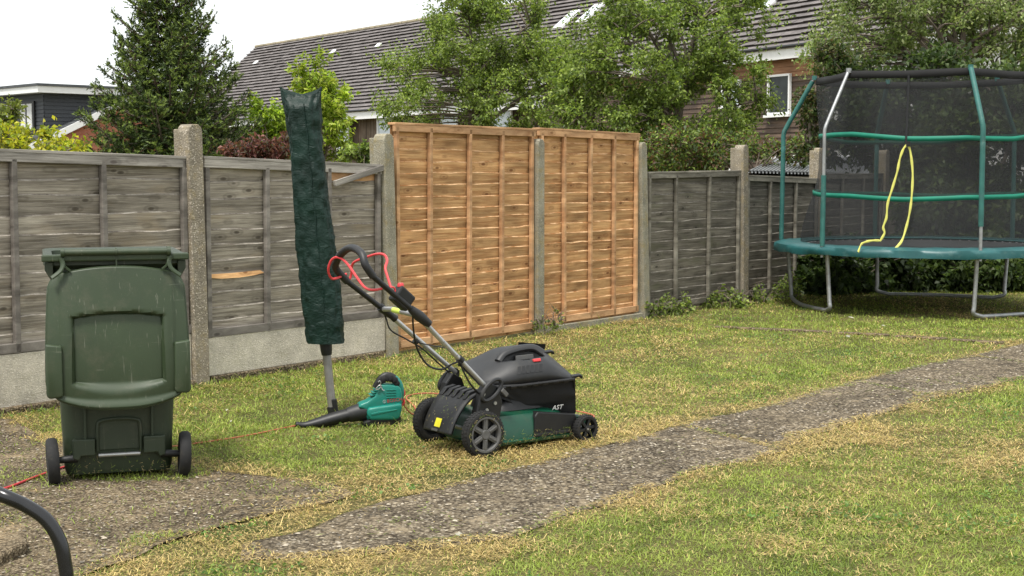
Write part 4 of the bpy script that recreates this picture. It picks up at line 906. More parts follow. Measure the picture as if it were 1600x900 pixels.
m = MB(); vs = [(0, 0, .630)] + [tuple(tpnt(5 * k, 1.16, .640)) for k in range(72)]; m.add(vs, [(0, 1 + k, 1 + (k + 1) % 72) for k in range(72)]); m.build('jump_mat', MAT['mat_black'], tr)
m = MB()
for k in range(72): m.tube([tpnt(5 * k, 1.16, .64), tpnt(5 * k, 1.39, .61)], .007, 4)
m.build('spring_set', MAT['galv'], tr)
NP = 144
def padring(r, z, amp, sd):
    amp *= .45
    return [tuple(tpnt(2.5 * k, r + amp * (float(vnoise(k * .35, 0, 1., sd)) - .5), z + amp * (float(vnoise(k * .5, 4, 1., sd)) - .5))) for k in range(NP)]
m = MB(); loft(m, [padring(1.18, .655, .01, 60), padring(1.25, .672, .015, 61), padring(1.42, .672, .02, 62), padring(1.495, .655, .02, 63), padring(1.505, .62, .03, 64), padring(1.497, .578, .04, 65), padring(1.485, .59, .03, 66), padring(1.47, .63, .0, 67)], False, False)
m.build('safety_pad', MAT['tramp_pad'], tr, smooth=True, angle=60)
# poles: straight, then bent inward at the top
BEND, TOPZ = 1.80, 2.36
for d in PD:
    p0, p1, p2 = tpnt(d, 1.47, .56), tpnt(d, 1.46, BEND), tpnt(d, 1.14, TOPZ)
    line = [p0, tpnt(d, 1.465, 1.2)] + spline([tpnt(d, 1.462, 1.65), p1 + Vector((0, 0, -.02)), p1.lerp(p2, .12), p1.lerp(p2, .4), p2], 5)
    if d in (240,): fo = [(0.64, 1.40)]
    elif d == 300: fo = [(.80, 2.36)]
    else: fo = [(.64, 2.33)]
    m = MB(); m.tube(line, .0165, 10); po = m.build('pole', MAT['galv'], tr, smooth=True)
    z0, z1 = fo[0]; fine = []
    for a, b in zip(line, line[1:]):
        for k in range(6): fine.append(a.lerp(b, k / 6))
    fine.append(line[-1]); fine = [q for q in fine if z0 <= q.z <= z1]
    m = MB(); m.tube(fine, [.024 + .0015 * (i % 2) for i in range(len(fine))], 12); m.build('foam_sleeve', MAT['tramp_foam'], po, smooth=True)
    m = MB(); m.tube([p2 + Vector((0, 0, -.02)), p2 + Vector((0, 0, .025))], .026, 10); m.build('pole_cap', MAT['tramp_foam'] if d != 240 else MAT['galv'], po, smooth=True)
# net: six sides hung between the pole tops
def net_r(deg, z):
    t = (z - .66) / (TOPZ - .66); q = abs(((deg % 60) / 30) - 1); cosv = math.cos(R(30)) / math.cos(R((deg % 60) - 30))
    r_top = 1.13 * cosv; r_mid = 1.05; r_bot = 1.215
    if t < .45: r = r_bot + (r_mid - r_bot) * ss(0, .45, t)
    else: r = r_mid + (r_top - r_mid) * ss(.45, 1, t) ** 1.2
    return r + .012 * math.sin(R(deg) * 9 + z * 3)
def topz(deg): return TOPZ - .012 * (1 - abs(((deg % 60) / 30) - 1)) - (.0)
m = MB(); ND = 180
m.grid(lambda a, b: tuple(tpnt(360 * a, net_r(360 * a, .66 + b * (topz(360 * a) - .08 - .66)), .66 + b * (topz(360 * a) - .08 - .66))), ND, 22)
m.build('safety_net', MAT['net'], tr, smooth=True, fix=False)
m = MB(); m.grid(lambda a, b: tuple(tpnt(360 * a, net_r(360 * a, TOPZ) + .004, topz(360 * a) - .075 + .075 * b)), ND, 2); hb = m.build('net_top_band', MAT['cloth'], tr, smooth=True, fix=False); s_ = hb.modifiers.new('thickness', 'SOLIDIFY'); s_.thickness = .003
def band(z, sag, sd):
    m = MB()
    def zz(deg): return z + sag * (-.35 * (1 - abs(((deg % 60) / 30) - 1)) + .5 * math.sin(R(deg * 2 + sd)))
    m.grid(lambda a, b: tuple(tpnt(360 * a, net_r(360 * a, zz(360 * a)) + .008, zz(360 * a) + (b - .5) * .046)), ND, 1)
    o = m.build('net_band', MAT['tramp_band'], tr, smooth=True, fix=False); s_ = o.modifiers.new('thickness', 'SOLIDIFY'); s_.thickness = .002
band(1.735, .06, 30); band(1.155, .04, 80)
m = MB(); m.tube([tpnt(270, net_r(270, z) + .014, z) for z in (2.30, 2.1, 1.9, 1.7, 1.64)], .011, 6); m.build('net_cord', MAT['black'], tr, smooth=True)
# yellow strap hung from the net cord
ys = thing('hanging_strap', 'thin yellow strap hanging in a long loop in front of the trampoline net', 'strap', TC)
def strap(pts):
    P = spline([at(px_, py_, yy) - TC for px_, py_, yy in pts], 6); m = MB()
    m.tube(P, [.0105 + .002 * math.sin(i * .9) for i in range(len(P))], 6, flat=.35); m.build('strap_length', MAT['yellow_strap'], ys, smooth=True)
YS = 13.88
strap([(1418, 226, YS), (1412, 232, YS), (1406, 248, YS), (1402, 268, YS), (1394, 295, YS), (1387, 318, YS), (1385, 340, YS), (1380, 355, YS), (1382, 364, YS), (1375, 377, YS)])
strap([(1419, 226, YS), (1423, 240, YS), (1426, 270, YS), (1425, 300, YS), (1422, 328, YS), (1416, 355, YS), (1408, 378, YS - .03), (1393, 393, YS - .08)])
strap([(1374, 376, YS), (1362, 376, YS - .02), (1350, 379, YS - .04), (1345, 383, YS - .06), (1341, 394, YS - .1)])
m = MB(); m.tube([at(1419, 221, YS) - TC, at(1419, 229, YS) - TC], .022, 8); m.build('strap_knot', MAT['black'], ys, smooth=True)
# ================================================================== HOUSES
class Frame:
    def __init__(s, px, py, z, vp):
        Y = (z - CAM_H) * FPX / (269 - py); P = at(px, py, Y); s.P = Vector((P.x, P.y, 0))
        s.d = Vector((800 - vp, -FPX, 0)).normalized(); s.nb = Vector((-s.d.y, s.d.x, 0)); s.ang = math.atan2(s.d.y, s.d.x)
    def wp(s, px, py, w=0):      # where the sight line meets the wall plane: (along, up)
        d = ray(px, py); o0 = Vector((0, 0, CAM_H)); k = (s.P + s.nb * w - o0).dot(s.nb) / d.dot(s.nb); Q = o0 + d * k; return (Q - s.P).dot(s.d), Q.z
def stepped(m, x0, x1, y0, z0, y1, z1, rows, lip, nx=1, jag=0, sd=0):
    """courses from (y0,z0) up to (y1,z1) across x0..x1, each lower edge standing proud by lip"""
    L = math.hypot(y1 - y0, z1 - z0); ny, nz = -(z1 - z0) / L, (y1 - y0) / L; uy, uz = (y1 - y0) / L, (z1 - z0) / L
    m.add([(x0, y0 - ny * .01, z0 - nz * .01), (x1, y0 - ny * .01, z0 - nz * .01), (x1, y1 - ny * .01, z1 - nz * .01), (x0, y1 - ny * .01, z1 - nz * .01)], [(0, 1, 2, 3)])
    for i in range(rows):
        a, b = i / rows, (i + 1) / rows
        for k in range(nx):
            xa, xb = x0 + (x1 - x0) * k / nx, x0 + (x1 - x0) * (k + 1) / nx
            lp = lip * (1 + jag * (float(vnoise(k * 3.7, i * 5.1, 1., sd)) - .5)); lb = lip * .1
            ya, za, yb, zb = y0 + (y1 - y0) * a, z0 + (z1 - z0) * a, y0 + (y1 - y0) * b, z0 + (z1 - z0) * b
            m.add([(xa, ya + ny * lp, za + nz * lp), (xb, ya + ny * lp, za + nz * lp), (xb, yb + ny * lb, zb + nz * lb), (xa, yb + ny * lb, zb + nz * lb), (xa, ya + uy * lip * .9 - ny * .01, za + uz * lip * .9 - nz * .01), (xb, ya + uy * lip * .9 - ny * .01, za + uz * lip * .9 - nz * .01)], [(0, 1, 2, 3), (4, 5, 1, 0)])
def window(house, x0, x1, z0, z1, mullions=(), fr='white', pane='glass', sill=True, y=-.02, fw=.07):
    m = MB(); 
    m.box(((x0 + x1) / 2, y, z1 - fw / 2), (x1 - x0, .10, fw)); m.box(((x0 + x1) / 2, y, z0 + fw / 2), (x1 - x0, .10, fw))
    for x in (x0 + fw / 2, x1 - fw / 2) + tuple(mullions): m.box((x, y + .002, (z0 + z1) / 2), (fw, .098, z1 - z0 - 2 * fw))
    o = m.build('window', MAT[fr], house)
    p = MB(); p.box(((x0 + x1) / 2, y + .035, (z0 + z1) / 2), (x1 - x0 - fw, .02, z1 - z0 - fw)); p.build('pane', MAT[pane], o)
    if sill: q = MB(); q.box(((x0 + x1) / 2, y - .06, z0 - .05), (x1 - x0 + .15, .16, .08)); q.build('sill', MAT[fr], o)
    return o
# --- long tiled house in the middle
HM = Frame(506, 174, 4.9, -800)
hm = thing('tiled_house', 'long house with brown grey tiled roof and white fascia behind the green saplings', 'house', HM.P, HM.ang)
x0, x1, wz, RW, RA = -21.8, 24.0, 4.9, 6.0, R(41.5); rz = wz + .1 + RW * math.tan(RA)
m = MB(); m.box(((x0 + x1) / 2 + .3, RW + .3, 2.4), (x1 - x0 - .8, RW * 2 - .6, 4.8)); wl_ = m.build('wall', MAT['clad_v'], hm)
m = MB(); stepped(m, x0, x1, -.35, wz + .1 - .30, RW, rz, 25, .11, 64, .5, 3); m.add([(x0, RW, rz), (x1, RW, rz), (x1, 2 * RW + .3, wz - .2), (x0, 2 * RW + .3, wz - .2)], [(0, 1, 2, 3)]); rf = m.build('roof', MAT['tile'], hm, fix=False)
m = MB(); m.add([(x0 + .05, .1, wz - .2), (x0 + .05, 2 * RW - .1, wz - .2), (x0 + .05, RW, rz - .1)], [(0, 1, 2)]); m.build('gable', MAT['clad_v'], hm)
for k in range(60):
    xa = x0 + (x1 - x0) * k / 60; m = MB(); m.tube([(xa, RW, rz + .02), (xa + (x1 - x0) / 60 - .03, RW, rz + .02)], .13, 8); m.build('ridge_tile', MAT['ridge'], rf, smooth=True)
m = MB(); m.box(((x0 + x1) / 2, -.36, wz - .42), (x1 - x0, .05, .42)); m.build('fascia', MAT['white'], hm)
m = MB(); m.tube([(x0, -.45, wz - .17), (x1, -.45, wz - .17)], .06, 8); m.build('gutter', MAT['black'], hm)
for (pa_, pb_, yt, yb, ml_) in ((527, 545, 183, 241, None), (590, 612, 176, 241, None), (380, 396, 195, 240, None), (690, 715, 165, 235, None), (770, 800, 160, 230, None)):
    (xa, za), (xb, zb) = HM.wp(pa_, yt), HM.wp(pb_, yb); window(hm, xa, xb, zb, za - .05, (), 'white', 'pale_blind', True)
for px_, py_ in ((522, 74), (593, 63), (401, 89)):
    w_t = .72; (xx, zz) = HM.wp(px_, py_, 4.4); yy = (zz - wz + .1) / math.tan(RA); m = MB(); m.box((xx, RW * .72, wz + .1 + RW * .72 * math.tan(RA) + .12), (.5, .34, .05), Matrix.Rotation(RA, 3, 'X')); m.build('vent_tile', MAT['white'], rf)
# --- timber clad house on the right
HR = Frame(1255, 80, 5.4, -400)
hr = thing('timber_clad_house', 'house with weathered timber cladding, dark tiled roof and white fascia behind the trampoline', 'house', HR.P, HR.ang)
x0, x1, wz, RW, RA = -17.7, 16.0, 5.66, 6.0, R(40); rz = wz + .1 + RW * math.tan(RA); xs = 1.3
m = MB(); m.box(((x0 + x1) / 2, RW + .25, 2.72), (x1 - x0 - .4, RW * 2 - .4, 5.44)); m.build('wall', MAT['clad_h'], hr)
m = MB(); stepped(m, x0 + .1, xs, -.005, 1.2, -.005, 4.55, 20, .035, 3, .6, 5); m.build('cladding', MAT['clad_h'], hr, fix=False)
m = MB(); stepped(m, x0 + .1, xs, -.005, 4.55, -.005, 5.4, 5, .035, 3, .6, 6); m.build('upper_cladding', MAT['clad_o'], hr, fix=False)
m = MB(); m.box(((xs + x1) / 2, .02, 2.7), (x1 - xs, .12, 5.4)); m.build('render_wall', MAT['render'], hr)
m = MB(); stepped(m, x0, x1, -.35, wz - .2, RW, rz, 24, .10, 60, .5, 4); m.add([(x0, RW, rz), (x1, RW, rz), (x1, 2 * RW + .3, wz - .2), (x0, 2 * RW + .3, wz - .2)], [(0, 1, 2, 3)]); rf2 = m.build('roof', MAT['tile'], hr, fix=False)
m = MB(); m.add([(x0 + .05, .1, wz - .2), (x0 + .05, 2 * RW - .1, wz - .2), (x0 + .05, RW, rz - .1)], [(0, 1, 2)]); m.build('gable', MAT['render'], hr)
m = MB(); m.box(((x0 + x1) / 2, -.36, wz - .36), (x1 - x0, .05, .36)); m.build('fascia', MAT['white'], hr)
m = MB(); m.tube([(x0, -.45, wz - .15), (x1, -.45, wz - .15)], .06, 8); m.build('gutter', MAT['black'], hr)
(xa, za), (xb, zb) = HR.wp(1204, 118), HR.wp(1238, 178); window(hr, xa, xb, zb, za, (), 'white', 'glass', True, -.10)
(xa, za), (xb, zb) = HR.wp(1132, 127), HR.wp(1160, 166); window(hr, xa, xb, zb, za, (), 'white', 'pale_blind', True, -.10)
for pa_, pb_ in ((1335, 1365), (1430, 1470), (1540, 1580)):
    (xa, za), (xb, zb) = HR.wp(pa_, 108), HR.wp(pb_, 190); window(hr, xa, xb, zb, za, (), 'white', 'glass', True, -.10)
(xa, za), (xb, zb) = HR.wp(1147, 100), HR.wp(1147, 226); m = MB(); m.tube([(xa, -.12, za + .2), (xa, -.12, zb - 1.5)], .055, 8); m.build('downpipe', MAT['white'], hr, smooth=True)
for px_, py_ in ((885, 34), (922, 24), (1205, 3)):
    best = None
    for k in range(200):
        wv = RW * k / 200; zz = wz - .2 + (rz - wz + .2) * (wv + .35) / (RW + .35); q = HR.wp(px_, py_, wv)
        if best is None or abs(q[1] - zz) < best[0]: best = (abs(q[1] - zz), q[0], wv, zz)
    rot = Matrix.Rotation(RA, 3, 'X'); m = MB(); m.box((best[1], best[2], best[3] + .09), (.85, 1.3, .10), rot); o = m.build('skylight', MAT['white'], rf2)
    m = MB(); m.box(Vector((best[1], best[2], best[3] + .09)) + rot @ Vector((0, 0, .055)), (.68, 1.12, .01), rot); m.build('pane', MAT['pale_blind'], o)
# --- brick house with a dark clad dormer on the left
A_ = R(44); hl = thing('dormer_house', 'red brick house with charcoal clad flat roofed dormer at the far left', 'house', (-18.95, 60, 0), A_)
m = MB()   # local x: along the gable to the right, y: away; dormer corner at the origin
def gz(x): return 2.85 + x * .46
RX = 4.7
m.add([(-4, -.6, 0), (RX + 3, -.6, 0), (RX + 3, -.6, gz(RX) - 2.2), (RX, -.6, gz(RX)), (-4, -.6, gz(-4))], [(0, 1, 2, 3, 4)]); m.build('gable_wall', MAT['brick'], hl)
m = MB(); m.add([(-4.3, -.85, gz(-4.3) + .1), (RX, -.85, gz(RX) + .1), (RX, 9, gz(RX) + .1), (-4.3, 9, gz(-4.3) + .1)], [(0, 1, 2, 3)]); m.v = []; m.f = []; m.m = []
nr = 30
for i in range(nr):
    xa, xb = -4.3 + (RX + 4.3) * i / nr, -4.3 + (RX + 4.3) * (i + 1) / nr
    m.add([(xa, -.85, gz(xa) + .14), (xb, -.85, gz(xb) + .10), (xb, 9, gz(xb) + .10), (xa, 9, gz(xa) + .14), (xa, -.85, gz(xa) + .05), (xa, 9, gz(xa) + .05)], [(0, 1, 2, 3), (4, 0, 3, 5)])
m.add([(RX, -.85, gz(RX) + .1), (RX + 3.2, -.85, gz(RX) - 2.3), (RX + 3.2, 9, gz(RX) - 2.3), (RX, 9, gz(RX) + .1)], [(0, 1, 2, 3)])
m.build('roof', MAT['slate'], hl, fix=False)
m = MB(); a, b = Vector((-4.3, -.9, gz(-4.3) - .02)), Vector((RX, -.9, gz(RX) - .02)); d = b - a; m.box((a + b) / 2, (d.length, .06, .26), Matrix.Rotation(-math.atan2(d.z, d.x), 3, 'Y')); m.build('bargeboard', MAT['white'], hl)
m = MB(); stepped(m, 0, 4.5, 0, 2.2, 0, 4.55, 15, .03); cheek = m.build('dormer_cheek', MAT['clad_dark'], hl, fix=False)
m = MB(); stepped(m, -6, 0, 0, 2.2, 0, 4.55, 15, .03); fr_ = m.build('dormer_front', MAT['clad_dark'], hl, fix=False, loc=(0, 0, 0)); fr_.rotation_euler = (0, 0, R(-90))
m = MB(); m.box((2.3, 3, 3.4), (4.55, 5.9, 2.25)); m.build('dormer_core', MAT['clad_dark'], hl)
m = MB(); m.box((2.1, 2.8, 4.70), (5.2, 6.6, .26)); m.build('dormer_fascia', MAT['white'], hl)
m = MB(); m.box((2.1, 2.8, 4.88), (5.3, 6.7, .10)); m.build('dormer_roof', MAT['slate'], hl)
wf = bpy.data.objects.new('dormer_windows', None)
for y0 in (.75, 2.9):
    m = MB(); m.box((-.03, y0 + .6, 3.65), (.14, 1.3, 1.25)); o = m.build('window', MAT['black'], hl)
    for q in (.32, .90): m = MB(); m.box((-.11, y0 + q, 3.65), (.03, .42, 1.05)); m.build('pane', MAT['render'], o)
    m = MB(); m.box((-.12, y0 + .6, 2.98), (.2, 1.5, .06)); m.build('sill', MAT['hub_grey'], o)
bpy.data.objects.remove(wf)

# ================================================================== SHED behind the fence
sh = thing('garden_shed', 'low shed with pale ribbed metal roof behind the fence by the trampoline', 'shed', (0, 0, 0))
sa, sb_, sc_, se = at(1168, 270, 19.6), at(1400, 276, 21.4), at(1420, 249, 23.6), at(1205, 251, 22.4)
m = MB(); n = 44
def srp(a, b, h=0): p = (sa.lerp(sb_, a)).lerp(se.lerp(sc_, a), b); return Vector((p.x, p.y, p.z + h))
for k in range(n):
    a0, a1, a2, a3 = k / n, (k + .4) / n, (k + .55) / n, (k + .85) / n
    for (p, hp_), (q, hq) in (((a0, 0), (a1, 0)), ((a1, 0), (a2, .035)), ((a2, .035), (a3, .035)), ((a3, .035), ((k + 1) / n, 0))):
        m.add([srp(p, 0, hp_), srp(q, 0, hq), srp(q, 1, hq), srp(p, 1, hp_)], [(0, 1, 2, 3)])
m.build('roof', MAT['shed_roof'], sh, fix=False)
m = MB()
for p, q in ((sa, sb_), (sb_, sc_), (sc_, se), (se, sa)): m.add([(p.x, p.y, 0), (q.x, q.y, 0), (q.x, q.y, q.z - .03), (p.x, p.y, p.z - .03)], [(0, 1, 2, 3)])
m.build('wall', MAT['green_grey_wood'], sh)
m = MB(); m.tube([se + Vector((0, 0, .03)), sc_ + Vector((0, 0, .03))], .05, 6); m.build('roof_flashing', MAT['white'], sh)

# ================================================================== TREES AND SHRUBS
def rdir(n, rng): v = rng.normal(size=(n, 3)); return v / np.linalg.norm(v, axis=1)[:, None]
def leaves_mesh(name, P, D, col, size, rng, aspect=.5, mat='leaf', droop=.2):
    """P centres, D growth directions; each leaf a folded diamond"""
    n = len(P); s = size * rng.uniform(.6, 1.25, n)[:, None]
    nrm = rdir(n, rng) + np.array([0, 0, .9]); nrm -= (nrm * D).sum(1)[:, None] * D; nrm /= np.linalg.norm(nrm, axis=1)[:, None] + 1e-9
    side = np.cross(D, nrm)
    a = P; tip = P + D * s * 1.0 - np.array([0, 0, droop]) * s; l = P + D * s * .45 + side * s * aspect * .5 + nrm * s * .10; r = P + D * s * .45 - side * s * aspect * .5 + nrm * s * .10
    V = np.stack([a, r, tip, l], 1).reshape(-1, 3); i = np.arange(n)[:, None] * 4
    return np_mesh(name, V, i + np.array([0, 1, 2, 3]), MAT[mat], np.repeat(col, 4, 0))
def palette(n, rng, cols, w=None, var=.3):
    c = np.array(cols); k = rng.choice(len(c), n, p=w); return c[k] * rng.uniform(1 - var, 1 + var, n)[:, None]
def tree(name, label, base, blobs, nclump, leaves_per, size, cols, seed, trunk_r=.09, fork=.35, clump_r=.32, cat='tree', grp=None, w=None, stems=1, twig_vis=True, aspect=.55):
    rng = np.random.default_rng(seed); rr = random.Random(seed); base = Vector(base)
    t = thing(name, label, cat, base, 0, grp)
    wts = np.array([b[1][0] * b[1][1] * b[1][2] for b in blobs]) ** .8; wts /= wts.sum()
    cen = []
    for b in rng.choice(len(blobs), nclump, p=wts):
        c, r = blobs[b]; d = rdir(1, rng)[0] * rng.uniform(.25, 1) ** .45; cen.append(np.array(c) + d * np.array(r))
    cen = np.array(cen); allc = np.mean([b[0] for b in blobs], 0); top = max(b[0][2] + b[1][2] for b in blobs)
    m = MB(); fz = top * fork
    limbs = []
    for s in range(stems):
        off = Vector((rr.uniform(-1, 1) * .12 * (stems > 1), rr.uniform(-1, 1) * .12 * (stems > 1), 0)); tgt = Vector((allc[0] + rr.uniform(-.5, .5) * (stems > 1), allc[1] + rr.uniform(-.4, .4) * (stems > 1), top * .86))
        k1 = off.lerp(tgt, .4) + Vector((rr.uniform(-.1, .1), rr.uniform(-.1, .1), 0)); k2 = off.lerp(tgt, .75) + Vector((rr.uniform(-.15, .15), rr.uniform(-.1, .1), 0))
        line = spline([off, k1, k2, tgt], 5); m.tube(line, [trunk_r * (1 - .85 * i / (len(line) - 1)) for i in range(len(line))], 7); limbs.append(line)
    # main boughs
    nb = 9 * max(1, stems); boughs = []
    idx = rng.choice(nclump, min(nb, nclump), replace=False)
    for i in idx:
        e = Vector(cen[i]); ln = limbs[rr.randrange(len(limbs))]; zt = max(fz * .7, min(e.z - .25 * (e - ln[0]).length, ln[-1].z * .8)); st = min(ln, key=lambda p: abs(p.z - zt))
        mid = st.lerp(e, .5) + Vector((rr.uniform(-.12, .12), rr.uniform(-.12, .12), .12)); l2 = spline([st, mid, e], 5)
        m.tube(l2, [trunk_r * .42 * (1 - .75 * q / (len(l2) - 1)) for q in range(len(l2))], 5); boughs.append(l2)
    nodes = [p for ln in limbs for p in ln[len(ln) // 3:]] + [p for b_ in boughs for p in b_[3:]]
    NA = np.array(nodes)
    P, D, CI = [], [], []
    for ci, c in enumerate(cen):
        dd = np.linalg.norm(NA - c, axis=1) + np.maximum(0, NA[:, 2] - c[2]) * 1.2; st = nodes[int(dd.argmin())]; e = Vector(c)
        mid = st.lerp(e, .55) + Vector((rr.uniform(-.05, .05), rr.uniform(-.05, .05), .05)); l3 = spline([st, mid, e], 3); m.tube(l3, [trunk_r * .16 * (1 - .7 * q / (len(l3) - 1)) + .003 for q in range(len(l3))], 4)
        out = np.array(c) - np.array([allc[0], allc[1], allc[2] * .8]); out /= np.linalg.norm(out) + 1e-9
        nt_ = rr.randint(4, 7); cr = clump_r * rr.uniform(.6, 1.35)
        for k in range(nt_):
            d = rdir(1, rng)[0] * .9 + out * .7 + np.array([0, 0, .25]); d /= np.linalg.norm(d); ln_ = cr * rr.uniform(.6, 1.3)
            if twig_vis and rr.random() < .6: m.tube([e, e + Vector(d) * ln_ * .5 + Vector((0, 0, .02)), e + Vector(d) * ln_], [.006, .005, .002], 3)
            q = int(leaves_per / nt_); tt = rng.uniform(.05, 1.05, q)[:, None]
            P.append(c + d * ln_ * tt + rng.normal(size=(q, 3)) * cr * .13); ld = rdir(q, rng) + d * .6; D.append(ld / np.linalg.norm(ld, axis=1)[:, None]); CI.append(np.full(q, ci))
    m.build('trunk', MAT['bark'], t, smooth=True)
    P, D, CI = np.concatenate(P), np.concatenate(D), np.concatenate(CI)
    cv = rng.uniform(.75, 1.25, len(cen))[CI]; col = palette(len(P), rng, cols, w) * cv[:, None]
    link('crown', leaves_mesh('crown', P, D, col, size, rng, aspect), t); return t
G1 = [(.150, .212, .046), (.215, .290, .062), (.31, .385, .095), (.085, .13, .034)]
G2 = [(.105, .155, .045), (.16, .215, .062), (.22, .28, .095), (.30, .34, .16)]
LIME = [(.26, .36, .035), (.34, .43, .06), (.20, .30, .03), (.42, .47, .09)]
GOLD = [(.40, .40, .03), (.52, .48, .05), (.30, .34, .03), (.20, .26, .03)]
RED = [(.10, .035, .035), (.15, .06, .055), (.20, .09, .075), (.07, .06, .03)]
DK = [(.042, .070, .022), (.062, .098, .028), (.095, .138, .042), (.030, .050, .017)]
def rel(px_, py_, Y, base): p = at(px_, py_, Y); return (p.x - base[0], p.y - base[1], p.z)
def mk(name, label, bpx, Y, blobs, *a, **k):
    b = at(bpx, 400, Y); base = (b.x, b.y, 0); sc = Y / FPX
    bl_ = [(rel(x, y, Y + dy, base), (rx * sc, rd_ * sc, rz_ * sc)) for (x, y, dy, rx, rd_, rz_) in blobs]
    return tree(name, label, base, bl_, *a, **k)
mk('fruit_tree', 'leafy green tree overhanging the left orange fence panel', 800, 27,
   [(650, 130, 0, 55, 60, 50), (690, 175, -.3, 80, 70, 42), (730, 90, 0, 75, 80, 75), (785, 45, .2, 60, 70, 70), (810, 145, 0, 105, 90, 80), (850, 125, .4, 75, 90, 65), (725, 12, .2, 40, 45, 22), (625, 105, 0, 28, 30, 16)],
   225, 190, .066, G1, 101, trunk_r=.11, fork=.25, clump_r=.34, w=[.3, .35, .2, .15])
mk('plum_tree', 'broad green tree in front of the timber clad house', 1025, 25,
   [(1020, 90, 0, 130, 110, 95), (960, 160, -.2, 105, 100, 80), (1080, 170, 0, 95, 100, 85), (1010, 25, .2, 75, 80, 55), (1140, 90, .2, 55, 60, 70), (1170, 40, .3, 36, 40, 40), (1060, 225, -.3, 120, 90, 42), (910, 190, -.2, 60, 70, 60), (1235, 20, .2, 25, 25, 20), (1110, 20, .1, 60, 60, 40), (1180, 130, 0, 22, 30, 38)],
   320, 190, .068, G1, 102, trunk_r=.10, fork=.22, clump_r=.33, w=[.34, .34, .14, .18], stems=3)
mk('pear_tree', 'green tree with visible forked trunk rising behind the trampoline', 1425, 21.5,
   [(1420, 30, 0, 115, 100, 65), (1350, 60, 0, 70, 80, 62), (1500, 40, .2, 85, 90, 75), (1560, 70, .2, 60, 80, 80), (1310, 105, -.2, 34, 45, 40), (1440, -20, 0, 120, 100, 50), (1610, 40, .3, 60, 80, 100)],
   185, 160, .063, G2, 103, trunk_r=.11, fork=.42, clump_r=.34, stems=2)
mk('lime_sapling', 'bright lime green sapling directly behind the covered dryer', 500, 20, [(490, 130, 0, 26, 26, 30), (505, 165, 0, 36, 32, 40), (515, 215, 0, 28, 30, 45), (480, 190, .1, 26, 30, 45), (524, 160, 0, 18, 20, 24)], 62, 130, .085, LIME, 104, trunk_r=.03, clump_r=.20, aspect=.42)
mk('lime_sapling', 'small lime green sapling left of the covered dryer', 425, 19.5, [(410, 172, 0, 12, 16, 16), (425, 195, 0, 26, 26, 22), (440, 220, 0, 28, 30, 24)], 30, 110, .075, [LIME[0], LIME[2], (.11, .18, .03), LIME[1]], 105, trunk_r=.025, clump_r=.17, aspect=.42)
mk('golden_shrub', 'golden yellow shrub above the fence at the far left', 55, 14, [(30, 240, 0, 70, 60, 22), (90, 243, 0, 40, 60, 12), (10, 222, 0, 26, 40, 18), (70, 222, 0, 14, 20, 16), (-40, 225, 0, 60, 60, 34)], 80, 70, .06, GOLD, 106, trunk_r=.025, clump_r=.15, cat='shrub', aspect=.5, stems=3)
mk('green_shrub', 'loose olive green shrub at the left edge in front of the dormer', 10, 18, [(-2, 180, 0, 22, 30, 26), (22, 165, 0, 12, 16, 12), (-40, 180, 0, 40, 40, 45)], 34, 80, .07, [(.14, .18, .04), (.20, .24, .06), (.10, .13, .03), (.25, .28, .07)], 107, trunk_r=.03, clump_r=.18, cat='shrub')
mk('red_shrub', 'dark red leaved shrub peeping over the fence left of the dryer', 400, 16.5, [(412, 243, 0, 30, 30, 14), (435, 236, 0, 18, 25, 14), (365, 243, 0, 24, 25, 9)], 34, 90, .06, RED, 108, trunk_r=.02, clump_r=.13, cat='shrub', aspect=.45)
mk('dark_shrub', 'dark green conifer shrub between spruce and lime sapling', 405, 20.5, [(405, 215, 0, 45, 40, 28), (440, 205, .2, 25, 30, 28), (375, 225, 0, 30, 30, 25)], 60, 130, .05, DK, 109, trunk_r=.03, clump_r=.18, cat='shrub', aspect=.25)
mk('low_shrub', 'small green shrub below the pale window of the long house', 565, 18, [(565, 248, 0, 26, 26, 12), (580, 243, 0, 14, 16, 9)], 22, 80, .055, G1, 110, trunk_r=.02, clump_r=.12, cat='shrub')
mk('bramble', 'dark bramble hedge above the fence between orange panel and shed', 1090, 20.5, [(1060, 240, 0, 75, 60, 30), (1130, 245, 0, 60, 60, 26), (1210, 245, .5, 50, 50, 14), (1255, 235, .3, 30, 40, 14)], 85, 120, .06, [DK[1], DK[2], G1[1], (.16, .09, .05)], 111, trunk_r=.03, clump_r=.2, cat='hedge', stems=3)
mk('ivy_column', 'ivy covered stem against the timber house left of the trampoline net', 1268, 19.5, [(1268, 150, 0, 12, 14, 30), (1266, 200, 0, 18, 18, 45), (1270, 235, 0, 20, 20, 25), (1285, 180, .1, 16, 18, 50), (1300, 110, .2, 26, 24, 40)], 64, 110, .06, [DK[0], DK[1], (.10, .12, .04), (.14, .11, .06)], 112, trunk_r=.05, clump_r=.15, cat='ivy')
